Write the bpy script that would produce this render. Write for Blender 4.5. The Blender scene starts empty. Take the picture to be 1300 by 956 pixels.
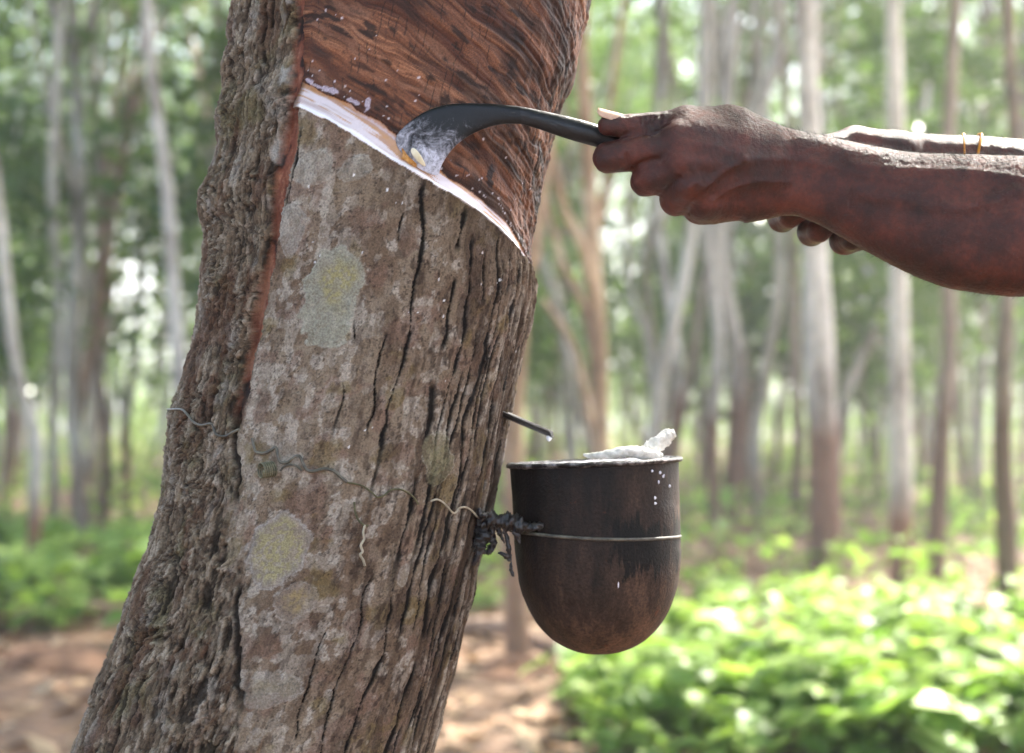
import bpy, math, random
import numpy as np
from mathutils import Vector, Matrix, Euler
random.seed(7); rng = np.random.default_rng(7)
SC = bpy.context.scene
COL = SC.collection
PI = math.pi

# ------------------------------------------------------------------ camera mapping
F = 2240.0; CAMY = -1.5; CAMZ = 0.95; HOR = 540.0
def P(px, py, Y=0.0):
    d = Y - CAMY
    return np.array([(px-650.0)*d/F, Y, CAMZ-(py-HOR)*d/F])
def pxm(Y): return (Y-CAMY)/F
def lin(r, g=None, b=None):
    if g is None: r, g, b = r
    f = lambda c: (c/255.0/12.92) if c/255.0 <= 0.04045 else ((c/255.0+0.055)/1.055)**2.4
    return (f(r), f(g), f(b))
def L(*c): return np.array(lin(*c))

# ------------------------------------------------------------------ numpy noise
_T = np.random.default_rng(1234).random(1 << 16).astype(np.float32)
def _k(i, p, s=0): return (i.astype(np.int32)*np.int32(p)+np.int32(s*7919 & 0xFFFFF))
def _g(a, b, c):
    h = a ^ b ^ c; h = h ^ (h >> 15); h = h*np.int32(0x2c1b3c6d); h = h ^ (h >> 13)
    return _T[h & 0xFFFF]
def _h(ix, iy, iz, s=0): return _g(_k(ix, 73856093, s), _k(iy, 19349663), _k(iz, 83492791))
def vn(x, y, z, s=0):
    x, y, z = [np.asarray(q, np.float32) for q in (x, y, z)]
    x, y, z = np.broadcast_arrays(x, y, z)
    ks = []; ws = []
    for q, p in ((x, 73856093), (y, 19349663), (z, 83492791)):
        if q.size > 1 and np.ptp(q) == 0: q = q.reshape(-1)[:1].reshape((1,)*q.ndim); const = True
        else: const = q.size == 1
        i = np.floor(q); f = q-i; f = f*f*f*(f*(f*6-15)+10)
        k = _k(i, p, s if p == 73856093 else 0)
        if const: ks.append([k]); ws.append([None])
        else: ks.append([k, k+np.int32(p)]); ws.append([1-f, f])
    r = np.float32(0)
    for a, wa in zip(ks[0], ws[0]):
        for b, wb in zip(ks[1], ws[1]):
            wab = wa if wb is None else (wb if wa is None else wa*wb)
            for c, wc in zip(ks[2], ws[2]):
                w = wab if wc is None else (wc if wab is None else wab*wc)
                g = _g(a, b, c); r = r+(g if w is None else g*w)
    return np.broadcast_to(r, x.shape) if np.shape(r) != x.shape else r
def fbm(x, y, z, o=4, s=0, g=0.5):
    r = 0; a = 1; t = 0
    for i in range(o):
        r = r + a*vn(x, y, z, s+i*17); t += a; a *= g
        x = x*2.03+3.1; y = y*2.03+1.7; z = z*2.03+5.3
    return r/t
def vor(x, y, z, s=0):
    x, y, z = [np.asarray(q, np.float32) for q in (x, y, z)]
    ix, iy, iz = np.floor(x), np.floor(y), np.floor(z)
    f1 = np.full(x.shape, 9.0); f2 = np.full(x.shape, 9.0); cid = np.zeros(x.shape)
    for a in (-1, 0, 1):
        for b in (-1, 0, 1):
            for c in (-1, 0, 1):
                X, Yy, Z = ix+a, iy+b, iz+c
                d = np.sqrt((X+_h(X, Yy, Z, s)-x)**2+(Yy+_h(X, Yy, Z, s+5)-y)**2+(Z+_h(X, Yy, Z, s+9)-z)**2)
                n = d < f1
                f2 = np.where(n, f1, np.minimum(f2, d)); cid = np.where(n, _h(X, Yy, Z, s+13), cid); f1 = np.where(n, d, f1)
    return f1, f2, cid
def ss(a, b, x):
    t = np.clip((x-a)/(b-a), 0, 1); return t*t*(3-2*t)
def mixc(c, c2, m):
    return c*(1-m[..., None]) + np.asarray(c2)*m[..., None]

# ------------------------------------------------------------------ object helpers
def mesh_np(name, V, Fc, smooth=True):
    me = bpy.data.meshes.new(name)
    V = np.asarray(V, np.float32).reshape(-1, 3)
    if isinstance(Fc, np.ndarray):
        n, k = Fc.shape
        me.vertices.add(len(V)); me.vertices.foreach_set('co', V.ravel())
        me.loops.add(n*k); me.loops.foreach_set('vertex_index', Fc.astype(np.int32).ravel())
        me.polygons.add(n); me.polygons.foreach_set('loop_start', np.arange(0, n*k, k, dtype=np.int32))
    else:
        me.from_pydata([tuple(map(float, v)) for v in V], [], [tuple(int(i) for i in f) for f in Fc])
    me.update(calc_edges=True)
    me.polygons.foreach_set('use_smooth', np.full(len(me.polygons), smooth))
    me.validate()
    return me
def link(name, me, mat=None, parent=None, loc=None):
    o = bpy.data.objects.new(name, me)
    if mat is not None and me is not None and not me.materials: me.materials.append(mat)
    COL.objects.link(o)
    if parent is not None: o.parent = parent
    if loc is not None: o.location = loc
    return o
def tag(o, label=None, cat=None, group=None, kind=None):
    if label: o['label'] = label
    if cat: o['category'] = cat
    if group: o['group'] = group
    if kind: o['kind'] = kind
    return o
def empty(name, loc, label=None, cat=None, group=None):
    o = bpy.data.objects.new(name, None); COL.objects.link(o)
    o.location = loc; o.empty_display_size = 0.05
    return tag(o, label, cat, group)
def attr_col(me, name, C):
    a = me.attributes.new(name, 'FLOAT_COLOR', 'POINT')
    C = np.asarray(C, np.float32)
    if C.ndim == 1: C = np.repeat(C[:, None], 3, 1)
    a.data.foreach_set('color', np.concatenate([C, np.ones((len(C), 1), np.float32)], 1).ravel())
def tube(pts, r, n=8, cap=True):
    pts = np.asarray(pts, float); m = len(pts)
    r = np.broadcast_to(np.asarray(r, float), (m,))
    T = np.gradient(pts, axis=0); T /= np.linalg.norm(T, axis=1)[:, None]+1e-12
    up = np.array([0, 0, 1.0]) if abs(T[0][2]) < 0.9 else np.array([1.0, 0, 0])
    V = []
    N = np.cross(T[0], up); N /= np.linalg.norm(N)
    for i in range(m):
        N = N - T[i]*N.dot(T[i]); N /= np.linalg.norm(N)+1e-12
        B = np.cross(T[i], N)
        for k in range(n):
            a = 2*PI*k/n
            V.append(pts[i]+r[i]*(math.cos(a)*N+math.sin(a)*B))
    Fc = [(i*n+k, i*n+(k+1) % n, (i+1)*n+(k+1) % n, (i+1)*n+k) for i in range(m-1) for k in range(n)]
    if cap:
        Fc.append(tuple(range(n-1, -1, -1))); Fc.append(tuple(range((m-1)*n, m*n)))
    return V, Fc
def join(parts):
    V = []; Fc = []
    for v, f in parts:
        b = len(V); V += list(v); Fc += [tuple(i+b for i in q) for q in f]
    return V, Fc
def spline(pts, n):
    pts = np.asarray(pts, float); m = len(pts)
    out = []
    for i in range(m-1):
        p0 = pts[max(i-1, 0)]; p1 = pts[i]; p2 = pts[i+1]; p3 = pts[min(i+2, m-1)]
        for t in np.linspace(0, 1, n, endpoint=False):
            out.append(0.5*((2*p1)+(-p0+p2)*t+(2*p0-5*p1+4*p2-p3)*t*t+(-p0+3*p1-3*p2+p3)*t**3))
    out.append(pts[-1]); return np.array(out)

# ------------------------------------------------------------------ materials
def newmat(name):
    m = bpy.data.materials.new(name); m.use_nodes = True
    nt = m.node_tree; nt.nodes.clear()
    o = nt.nodes.new('ShaderNodeOutputMaterial'); b = nt.nodes.new('ShaderNodeBsdfPrincipled')
    nt.links.new(b.outputs[0], o.inputs[0])
    return m, nt, b, o
def N(nt, t, **kw):
    n = nt.nodes.new(t)
    for k, v in kw.items():
        if k in n.inputs: n.inputs[k].default_value = v
        else: setattr(n, k, v)
    return n
def noise(nt, scale, detail=5, rough=0.55, coord='Object', mapscale=None):
    tc = N(nt, 'ShaderNodeTexCoord'); n = N(nt, 'ShaderNodeTexNoise', Scale=scale, Detail=detail, Roughness=rough)
    if mapscale:
        mp = N(nt, 'ShaderNodeMapping'); mp.inputs['Scale'].default_value = mapscale
        nt.links.new(tc.outputs[coord], mp.inputs[0]); nt.links.new(mp.outputs[0], n.inputs['Vector'])
    else: nt.links.new(tc.outputs[coord], n.inputs['Vector'])
    return n
def ramp(nt, src, stops):
    r = N(nt, 'ShaderNodeValToRGB'); e = r.color_ramp.elements
    while len(e) < len(stops): e.new(0.5)
    for i, (p, c) in enumerate(stops):
        e[i].position = p; e[i].color = (*c, 1) if len(c) == 3 else c
    nt.links.new(src, r.inputs[0]); return r
def mix(nt, a, b, f, mode='MIX'):
    m = N(nt, 'ShaderNodeMix', data_type='RGBA', blend_type=mode)
    for s, v in ((6, a), (7, b), (0, f)):
        if hasattr(v, 'links') or hasattr(v, 'is_output'): nt.links.new(v, m.inputs[s])
        elif s == 0: m.inputs[0].default_value = v
        else: m.inputs[s].default_value = (*v, 1)
    return m.outputs[2]
def bump(nt, b, src, dist, strength=1.0):
    bp = N(nt, 'ShaderNodeBump', Strength=strength, Distance=dist)
    nt.links.new(src, bp.inputs['Height']); nt.links.new(bp.outputs[0], b.inputs['Normal']); return bp
def attr_mat(name, rough, spec=0.3, nscale=900, ndist=0.0004, var=0.35, coat=0):
    m, nt, b, o = newmat(name)
    a = N(nt, 'ShaderNodeAttribute', attribute_name='col')
    n = noise(nt, nscale, 6, 0.65)
    r = ramp(nt, n.outputs[0], [(0.3, (1-var,)*3), (0.7, (1+var*0.4,)*3)])
    c = mix(nt, a.outputs[0], r.outputs[0], 1.0, 'MULTIPLY')
    nt.links.new(c, b.inputs['Base Color'])
    b.inputs['Roughness'].default_value = rough; b.inputs['Specular IOR Level'].default_value = spec
    if coat: b.inputs['Coat Weight'].default_value = coat; b.inputs['Coat Roughness'].default_value = 0.2
    bump(nt, b, n.outputs[0], ndist, 0.9)
    return m
def flat_mat(name, c1, c2, scale=60, rough=0.6, spec=0.4, dist=0.0005, metal=0.0, lo=0.35, hi=0.65):
    m, nt, b, o = newmat(name)
    n = noise(nt, scale, 6, 0.6)
    r = ramp(nt, n.outputs[0], [(lo, c1), (hi, c2)])
    nt.links.new(r.outputs[0], b.inputs['Base Color'])
    b.inputs['Roughness'].default_value = rough; b.inputs['Specular IOR Level'].default_value = spec; b.inputs['Metallic'].default_value = metal
    bump(nt, b, n.outputs[0], dist, 0.8)
    return m
def leaf_mat(name, cols, rough=0.45, trans=0.5, spec=0.4, tcol=(1.05, 1.15, 0.62)):
    m, nt, b, o = newmat(name)
    g = N(nt, 'ShaderNodeNewGeometry')
    r = ramp(nt, g.outputs['Random Per Island'], [(i/(len(cols)-1), c) for i, c in enumerate(cols)])
    oi = N(nt, 'ShaderNodeObjectInfo')
    v = ramp(nt, oi.outputs['Random'], [(0, (0.75, 0.8, 0.75)), (1, (1.2, 1.15, 1.1))])
    c = mix(nt, r.outputs[0], v.outputs[0], 1.0, 'MULTIPLY')
    nt.links.new(c, b.inputs['Base Color'])
    b.inputs['Roughness'].default_value = rough; b.inputs['Specular IOR Level'].default_value = spec
    tr = N(nt, 'ShaderNodeBsdfTranslucent')
    tc = mix(nt, c, tcol, 1.0, 'MULTIPLY'); nt.links.new(tc, tr.inputs[0])
    ms = N(nt, 'ShaderNodeMixShader'); ms.inputs[0].default_value = trans
    nt.links.new(b.outputs[0], ms.inputs[1]); nt.links.new(tr.outputs[0], ms.inputs[2]); nt.links.new(ms.outputs[0], o.inputs[0])
    return m

# ================================================================== THE TAPPED TREE
LT = [(-3500, 1150), (-2500, 950), (-1000, 560), (-300, 355), (0, 296), (25, 290), (43, 287), (58, 290), (87, 282), (120, 283), (150, 272), (183, 275), (210, 270), (245, 252), (275, 253), (300, 257), (340, 254), (385, 250), (440, 243), (480, 231), (525, 216), (570, 212), (625, 206), (660, 196), (700, 186), (735, 168), (775, 155), (830, 137), (866, 121), (956, 92), (1200, 10), (1500, -90), (1750, -200), (1960, -330)]
RT = [(-3500, 1420), (-2500, 1280), (-1000, 960), (-300, 812), (0, 757), (30, 751), (60, 745), (100, 735), (130, 722), (170, 712), (215, 701), (260, 691), (300, 683), (325, 679), (345, 681), (380, 680), (420, 672), (450, 665), (490, 655), (540, 645), (580, 638), (620, 630), (650, 624), (690, 615), (720, 606), (760, 600), (800, 590), (840, 581), (866, 573), (956, 548), (1200, 520), (1500, 520), (1750, 570), (1960, 640)]
YS = -0.015; DS = YS-CAMY
def py2z(py): return CAMZ-(py-HOR)*DS/F
_lz = np.array([py2z(a) for a, b in LT])[::-1]; _lx = np.array([(b-650)*DS/F for a, b in LT])[::-1]
_rz = np.array([py2z(a) for a, b in RT])[::-1]; _rx = np.array([(b-650)*DS/F for a, b in RT])[::-1]
DEPTH = 0.92
def cR(z):
    l = np.interp(z, _lz, _lx); r = np.interp(z, _rz, _rx)
    # smoothed silhouettes: small steps of the outline are kept on their own side only
    return l, r
def cRs(z):
    k = np.linspace(-0.06, 0.06, 9)
    l = sum(np.interp(z+d, _lz, _lx) for d in k)/9; r = sum(np.interp(z+d, _rz, _rx) for d in k)/9
    return l, r
def S0(th, z):
    """smooth trunk surface; th 0 faces -Y, +90 deg faces +X"""
    ls, rs = cRs(z); l, r = cR(z)
    c = (ls+rs)/2; R = (rs-ls)/2
    s = np.sin(th)
    x = c+R*s + (l-ls)*np.clip(-s, 0, 1)**2 + (r-rs)*np.clip(s, 0, 1)**2
    R2 = R*DEPTH
    return x, -R2*np.cos(th), R
def inv(px, py):
    """point of the trunk surface seen at a pixel -> (theta, z)"""
    px = np.asarray(px, float); py = np.asarray(py, float)
    Y = np.full(px.shape, -0.1); th = np.zeros(px.shape)
    for _ in range(25):
        d = Y-CAMY; X = (px-650)*d/F; z = CAMZ-(py-HOR)*d/F
        ls, rs = cRs(z); c = (ls+rs)/2; R = (rs-ls)/2
        th = np.arcsin(np.clip((X-c)/R, -0.999, 0.999)); Yn = -R*DEPTH*np.cos(th); Y = Y*0.4+Yn*0.6
    return th, z
def onT(px, py, off=0.0):
    th, z = inv(px, py); x, y, R = S0(th, z)
    n = np.stack([np.sin(th)*DEPTH, -np.cos(th)], -1); n /= np.linalg.norm(n, axis=-1)[..., None]
    return np.stack([x+n[..., 0]*off, y+n[..., 1]*off, z], -1)
def line(pts, ext=None):
    a = np.array(pts, float); th, z = inv(a[:, 0], a[:, 1]); return th, z
UP = line([(379, 104), (418, 120), (457, 140), (482, 153), (500, 168), (530, 190), (560, 215), (596, 238), (625, 260), (648, 283), (662, 306), (674, 330)])
LO = line([(379, 137), (411, 151), (447, 170), (475, 190), (497, 204), (525, 218), (553, 235), (589, 255), (625, 281), (650, 303), (668, 325), (676, 338)])
GV = line([(384, 0), (380, 60), (378, 105), (371, 160), (363, 210), (355, 260), (347, 310), (339, 350), (331, 395), (322, 440), (313, 480), (306, 520), (303, 560), (302, 640), (306, 740), (306, 866), (306, 956)])
def lz(Ln, th):
    t, z = Ln
    sl = (z[-1]-z[-4])/(t[-1]-t[-4])
    zz = np.interp(th, t, z)
    return np.where(th > t[-1], z[-1]+(th-t[-1])*max(sl, -0.16), zz)
def build_trunk():
    th = np.concatenate([np.linspace(-PI, -1.85, 40, endpoint=False), np.linspace(-1.85, 1.95, 640, endpoint=False), np.linspace(1.95, PI, 40)])
    z = np.concatenate([np.linspace(0-0.05, 0.64, 110, endpoint=False), np.linspace(0.64, 1.345, 880, endpoint=False), np.linspace(1.345, 3.6, 160)])
    TH, Z = np.meshgrid(th, z)
    x, y, R = S0(TH, Z)
    S = TH*0.135           # arc length coordinate
    C3 = (np.sin(TH)*0.135, -np.cos(TH)*0.135, Z)  # seamless 3-D coordinate
    X3, Y3, Z3 = C3
    # ---- region masks
    gt = np.interp(Z, GV[1][::-1], GV[0][::-1]); gs = (TH-gt)*0.135      # signed arc distance to the groove
    gs = gs + ss(1.02, .9, Z)*((fbm(Z*22, 0*Z, 0*Z, 4, 11)-.5)*.022+(fbm(S*160, Z*120, 0*Z, 3, 12)-.5)*.006)
    zu, zl = lz(UP, TH), lz(LO, TH)
    pmax = 2.05
    wob = (vn(Z*60, TH*0, 0*Z, 3)-0.5)*0.004
    inpanel = (gs+wob > 0.0) & (TH < pmax)
    eu = (fbm(S*90, Z*90, 0*Z, 3, 4)-0.5)*0.004
    panel = inpanel & (Z > zu+eu)
    el_ = (fbm(S*120, 0*Z, 0*Z, 4, 6)-.5)*.0035
    cut = inpanel & (Z <= zu+eu) & (Z > zl+el_)
    trn = ss(1.02, .9, Z)*.009
    right = ss(-0.003-trn, 0.003+trn, gs+wob+(fbm(S*140, Z*60, 0*Z, 4, 14)-.5)*trn*4)*ss(2.4, 2.0, TH)                    # smooth-bark side
    left = 1-right
    # ---- rough bark displacement
    wx = (fbm(X3*22, Y3*22, Z3*16, 3, 21)-0.5)*0.035
    wz = (fbm(X3*25, Y3*25, Z3*14, 3, 31)-0.5)*0.05
    knot = np.zeros_like(Z)
    for kx, ky, kr in ((262, 265, 0.022), (268, 330, 0.03), (300, 420, 0.02), (225, 560, 0.028), (285, 120, 0.02), (190, 760, 0.03), (245, 600, 0.02)):
        kt, kz = inv(kx+6, ky); d = np.sqrt(((TH-kt)*0.135)**2+(Z-kz)**2)
        knot += np.exp(-(d/kr)**2)*0.55
        wz += np.exp(-(d/(kr*1.6))**2)*0.02*np.sin(d*150)
        wx += np.exp(-(d/(kr*1.6))**2)*0.012*np.cos(d*130)
    hw = (fbm(X3*300, Y3*300, Z3*150, 3, 43)-0.5)*0.010
    f1, f2, cid = vor((X3+wx+hw*.6)*95, (Y3+wx+hw*.6)*95, (Z3+wz+hw*2)*30, 2)
    g1, g2, cid2 = vor((X3+wx*.8+hw*.5)*210, (Y3+wx*.8+hw*.5)*210, (Z3+wz+hw*1.5)*75, 8)
    crack = 1-ss(0.0, 0.22, f2-f1); crack2 = 1-ss(0.0, 0.3, g2-g1)
    fine = fbm(X3*600, Y3*600, Z3*330, 3, 41)
    lump = fbm(X3*26, Y3*26, Z3*20, 4, 51)
    rg = 1-np.abs(2*fbm((X3+wx*1.2)*120, (Y3+wx*1.2)*120, (Z3+wz*.9)*22, 5, 57, 0.6)-1)
    rg2 = 1-np.abs(2*fbm((X3+wx*1.4)*260, (Y3+wx*1.4)*260, (Z3+wz*1.3)*70, 4, 59, 0.6)-1)
    furr = np.clip((rg-.55)/.45, 0, 1)
    drough = (0.005*(lump-0.5)*2 + 0.0038*(furr-0.6) + 0.0028*(rg2-.75) - 0.0013*crack*(0.2+vn(X3*40, Y3*40, Z3*30, 3)) - 0.0007*crack2 + 0.0014*(cid2-0.5) + 0.0018*(fine-0.5) + 0.006*knot)
    # ---- smooth bark displacement
    fs = fbm(X3*700, Y3*700, Z3*500, 3, 61); ms_ = fbm(X3*130, Y3*130, Z3*80, 4, 71)
    dsm = 0.0010*(fs-0.5) + 0.0020*(ms_-0.5) + 0.004*(fbm(X3*18, Y3*18, Z3*9, 3, 73)-0.5)
    vf = fbm(X3*230, Y3*230, Z3*26, 4, 77)
    redge = ss(0.75, 1.3, TH)
    dsm += redge*0.0035*(vf-0.5)*2
    # long dark drip cracks
    streak = np.zeros_like(Z); below = np.clip(zl-Z, 0, 9)
    STR = [(-.50, .10, .16, .45), (-.27, .05, .08, .5), (-.42, .012, .10, .6), (.06, .13, .24, .5), (.24, .03, .30, .45), (.345, .0, .27, .9), (.31, .33, .6, .4), (.56, .0, .32, .9), (.60, .3, .6, .6), (.64, .005, .30, .8), (.715, .02, .36, .55), (.77, .0, .7, 1.0), (.84, .01, .7, .7), (.89, .01, .5, .9), (.93, .0, .7, .8), (.968, .03, .7, .8), (.45, .30, .6, .45), (.68, .12, .5, .6), (.80, .02, .3, .6), (.81, .26, .8, .6), (.87, .3, .8, .8), (.72, .36, .8, .7)]
    SN = np.sin(np.clip(TH, -PI/2, PI/2))
    for i, (sv, z0, z1, w) in enumerate(STR):
        ta = math.asin(sv)
        cen = ta + (fbm(Z*22+i*7, 0*Z+i, 0*Z, 3, 80+i)-0.5)*0.09 - (below)*0.10*(1 if sv < .7 else 0.4)
        wd = (0.0017+.0007*(sv > .5))*w*(0.25+1.3*vn(Z*70+i*3, 0*Z, 0*Z, 90+i))
        d = np.abs(TH-cen)*0.135
        on = ss(z0-0.004, z0+0.01, below)*ss(z1, z1-0.05, below)*ss(0.30, 0.5, vn(Z*26+i*5, 0*Z, 0*Z, 130+i)+0.22*w)
        streak = np.maximum(streak, on*(1-ss(wd*0.45, wd*1.3, d+(fs-0.5)*0.0026)))
    dsm -= 0.0016*streak
    # ---- panel displacement: ridges run parallel to the cut
    q = Z-zu; sp = S
    wq = (fbm(S*16, q*22, 0*Z, 3, 140)-0.5)*0.022
    r1 = fbm(S*13, (q+wq)*260, 0*Z, 5, 150, .62); r2 = fbm(S*50, (q+wq)*1000, 0*Z, 3, 160)
    bl = fbm(S*60, q*90, 0*Z, 4, 170)
    fres = ss(0.055, 0.0, q)
    dp = -0.0055 + 0.0034*(r1-0.5) + 0.0012*(r2-0.5) + 0.0022*(bl-0.5) + 0.004*(fbm(S*14, q*20, 0*Z, 3, 175)-0.5)
    pr = ss(0.6, 1.25, TH)
    dp += pr*0.0022*(fbm(S*120, q*60+S*60, 0*Z, 4, 178)-0.5)*2
    dp = dp*(1-fres*0.3) - 0.001*fres + .004*ss(.5, 1.1, TH)*ss(.03, 0, q)
    dcut_t = np.clip((zu-Z)/np.maximum(zu-zl, 0.002), 0, 1)
    dc = (-0.0068+.0052*ss(.5, 1.1, TH))*(1-dcut_t)**1.0 + 0.0008*(fbm(S*40, Z*250, 0*Z, 3, 180)-0.5) + 0.0012*ss(0.86, 0.95, dcut_t)
    # groove
    gd = np.abs(gs+0.001)+(fbm(X3*150, Y3*150, Z3*50, 4, 192)-.5)*.004; gon = ss(1.9, 1.4, np.abs(TH))*np.where(Z > lz(LO, np.full_like(Z, GV[0][2])), 1, 1)
    zend = inv(304, 530)[1]
    gfade = ss(zend-0.012, zend+0.03, Z)
    gw = 0.0046+0.003*(vn(Z*30, 0*Z, 0*Z, 190)-0.3)
    groove = (1-ss(gw*0.6, gw*1.15, gd+(fs-0.5)*0.003))*gfade
    zc0 = inv(379, 120)[1]
    disp = drough*left*(1-0.0) + dsm*right
    disp = disp*(1-groove) + groove*(-0.0075+0.003*(fbm(X3*160, Y3*160, Z3*60, 3, 195)-0.5))
    # low seam below the groove where rough bark overlaps the smooth bark
    seam = (1-ss(0.001, 0.0035, np.abs(gs+0.002)))*(1-gfade)*ss(0.35, 0.6, vn(Z*14, 0*Z, 0*Z, 199)+0.15)
    disp -= seam*0.005
    disp = np.where(panel, dp, disp); disp = np.where(cut, dc, disp)
    # little rolled lip of bark left of the panel
    lip = np.exp(-((gs+0.010)/0.006)**2)*0.004*gfade
    disp = disp+np.where(panel | cut, 0, lip)
    # ---- colours
    co = np.empty(Z.shape+(3,))
    # rough bark
    c = np.empty_like(co); c[:] = L(150, 132, 110)
    c = mixc(c, L(186, 174, 156), ss(0.5, 0.8, cid2)*ss(.4, .8, furr)*0.7)
    c = mixc(c, L(104, 84, 68), ss(0.45, 0.1, cid2)*0.6)
    c = mixc(c, L(120, 118, 74), ss(0.5, 0.72, fbm(X3*30, Y3*30, Z3*24, 4, 201))*ss(1.15, 1.28, Z)*0.0+ss(0.56, 0.72, fbm(X3*34, Y3*34, Z3*30, 4, 203))*0.45)
    c = mixc(c, L(176, 168, 158), ss(0.6, 0.72, fbm(X3*60, Y3*60, Z3*40, 4, 205))*0.6)
    c = mixc(c, L(118, 78, 56), ss(0.56, 0.7, fbm(X3*40, Y3*40, Z3*22, 3, 207))*0.6)
    c = mixc(c, L(60, 46, 36), np.clip(crack*0.3+crack2*0.25+ss(.86, .62, rg2)*.45, 0, 0.85))
    c = mixc(c, L(38, 29, 22), ss(0.42, 0.12, furr)*0.75)
    rough_c = c
    # smooth bark
    c = np.empty_like(co); c[:] = L(146, 128, 108)
    big = fbm(X3*22, Y3*22, Z3*14, 4, 211)
    c = mixc(c, L(122, 98, 78), ss(0.42, 0.62, big)*0.7)
    lich = fbm(X3*120, Y3*120, Z3*90, 5, 215)*.7+fbm(X3*40, Y3*40, Z3*28, 3, 214)*.3
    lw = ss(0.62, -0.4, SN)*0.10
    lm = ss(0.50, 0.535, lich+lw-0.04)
    lm2 = ss(0.56, 0.60, fbm(X3*150, Y3*150, Z3*130, 4, 217)+lw)
    c = mixc(c, L(180, 172, 160), lm*0.42)
    c = mixc(c, L(196, 188, 176), lm2*(.25+.75*lm)*0.42)
    c = mixc(c, L(138, 108, 92), ss(0.58, 0.66, fbm(X3*50, Y3*50, Z3*45, 4, 219))*0.55)
    c = mixc(c, L(128, 110, 60), ss(0.60, 0.70, fbm(X3*42, Y3*42, Z3*40, 4, 221))*0.5)
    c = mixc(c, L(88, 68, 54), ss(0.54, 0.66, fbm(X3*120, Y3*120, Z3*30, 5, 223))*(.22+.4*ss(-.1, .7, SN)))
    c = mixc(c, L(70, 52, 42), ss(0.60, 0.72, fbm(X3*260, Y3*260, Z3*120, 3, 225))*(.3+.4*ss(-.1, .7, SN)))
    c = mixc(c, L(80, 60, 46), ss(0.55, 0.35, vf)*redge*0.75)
    c = mixc(c, L(186, 176, 160), ss(0.62, 0.72, vf)*redge*0.5)  # pale bark flecks, painted here to stand in for sun specks too
    # brown zone right under the cut and in the middle
    c = mixc(c, L(112, 92, 72), ss(0.07, 0.0, below)*ss(-0.1, 0.5, SN)*0.45)
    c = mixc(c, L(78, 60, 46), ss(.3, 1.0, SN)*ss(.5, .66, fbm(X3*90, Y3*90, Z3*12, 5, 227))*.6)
    c = mixc(c, L(46, 35, 28), ss(0.60, 0.70, fs)*ss(.35, .6, ms_)*0.55)
    c = mixc(c, L(20, 15, 12), streak*0.95)
    # dry lichen rosettes
    def spot(px, py, rs_, rz_, seed, ring, core, cr=0.6, alpha=.85, off=(0, 0)):
        nonlocal c, disp
        t0, z0 = inv(px, py)
        e = fbm(S*60, Z*60, 0*Z, 4, seed)-0.5
        d = np.sqrt(((TH-t0)*0.135/rs_)**2+((Z-z0)/rz_)**2)+e*0.95+(fs-.5)*.16
        m = ss(1.02, 0.94, d)
        sp_ = ss(0.42, 0.52, fbm(X3*330, Y3*330, Z3*330, 3, seed+3))
        c = mixc(c, ring, m*alpha*(0.75+0.25*sp_))
        d2 = np.sqrt(((TH-t0)*0.135/rs_-off[0])**2+((Z-z0)/rz_-off[1])**2)+e*0.9
        if core is not None: c = mixc(c, core, ss(cr+0.22, cr-0.2, d2)*(0.3+0.7*sp_)*0.85)
        c = mixc(c, L(200, 198, 190), ss(0.07, 0.0, np.abs(d-0.93))*0.28*ss(.4, .6, fbm(S*200, Z*200, 0*Z, 2, seed+5)))
        disp = disp+0.0006*m*right
    spot(422, 376, 0.021, 0.037, 301, L(158, 158, 142), L(168, 158, 108), 0.5, off=(.1, .1))
    spot(350, 698, 0.0235, 0.027, 305, L(160, 152, 146), L(166, 156, 112), 0.72, 0.7)
    spot(372, 762, 0.016, 0.018, 309, L(158, 146, 134), L(160, 140, 98), 0.5, 0.5)
    spot(555, 583, 0.014, 0.020, 313, L(142, 138, 108), L(144, 136, 104), 0.5, 0.5)
    spot(342, 874, 0.024, 0.013, 318, L(166, 160, 150), None, alpha=.45)
    spot(512, 728, 0.006, 0.009, 321, L(160, 152, 140), None, alpha=.6)
    spot(395, 215, 0.018, 0.014, 325, L(166, 162, 152), None, alpha=.45)
    spot(452, 213, 0.015, 0.010, 329, L(160, 158, 148), None, alpha=.5)
    spot(370, 290, 0.010, 0.020, 333, L(164, 160, 152), None, alpha=.5)
    sm_c = c
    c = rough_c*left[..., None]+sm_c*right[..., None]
    c = mixc(c, L(176, 174, 168), ss(0.5, 0.56, fbm(X3*50, Y3*50, Z3*24, 3, 341))*np.exp(-((gs+0.011)/0.006)**2)*ss(1.12, 1.16, Z)*0.9)
    c = mixc(c, L(40, 30, 24), seam*0.85)
    gc = np.empty_like(c); gc[:] = L(150, 84, 60)
    gn = fbm(X3*190, Y3*190, Z3*45, 5, 351, .62)
    gc = mixc(gc, L(178, 122, 94), ss(0.5, 0.68, gn)); gc = mixc(gc, L(54, 28, 20), ss(0.5, 0.33, gn))
    gc = mixc(gc, L(30, 18, 14), ss(0.0, 0.0022, gs-0.0008)*ss(0.4, .55, vn(Z*25, 0*Z, 0*Z, 353)+.1)*ss(1.2, 1.1, Z)*.8)
    c = mixc(c, gc, groove)
    # latex specks
    speck = np.zeros_like(Z)
    for i in range(26):
        px = rng.uniform(390, 665); py = rng.uniform(150, 600) if i % 3 else rng.uniform(240, 420)
        t0, z0 = inv(px, py); rr = rng.uniform(0.0004, 0.0009)
        speck = np.maximum(speck, ss(rr*1.25, rr*0.8, np.hypot((TH-t0)*0.135, (Z-z0)*rng.uniform(.5, 1))))
    c = mixc(c, L(225, 225, 228), speck*0.9)
    # panel colours
    p = np.empty_like(c); p[:] = L(134, 85, 60)
    p = mixc(p, L(188, 130, 94), ss(0.52, 0.70, r1*.6+r2*.4)*0.85)
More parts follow.
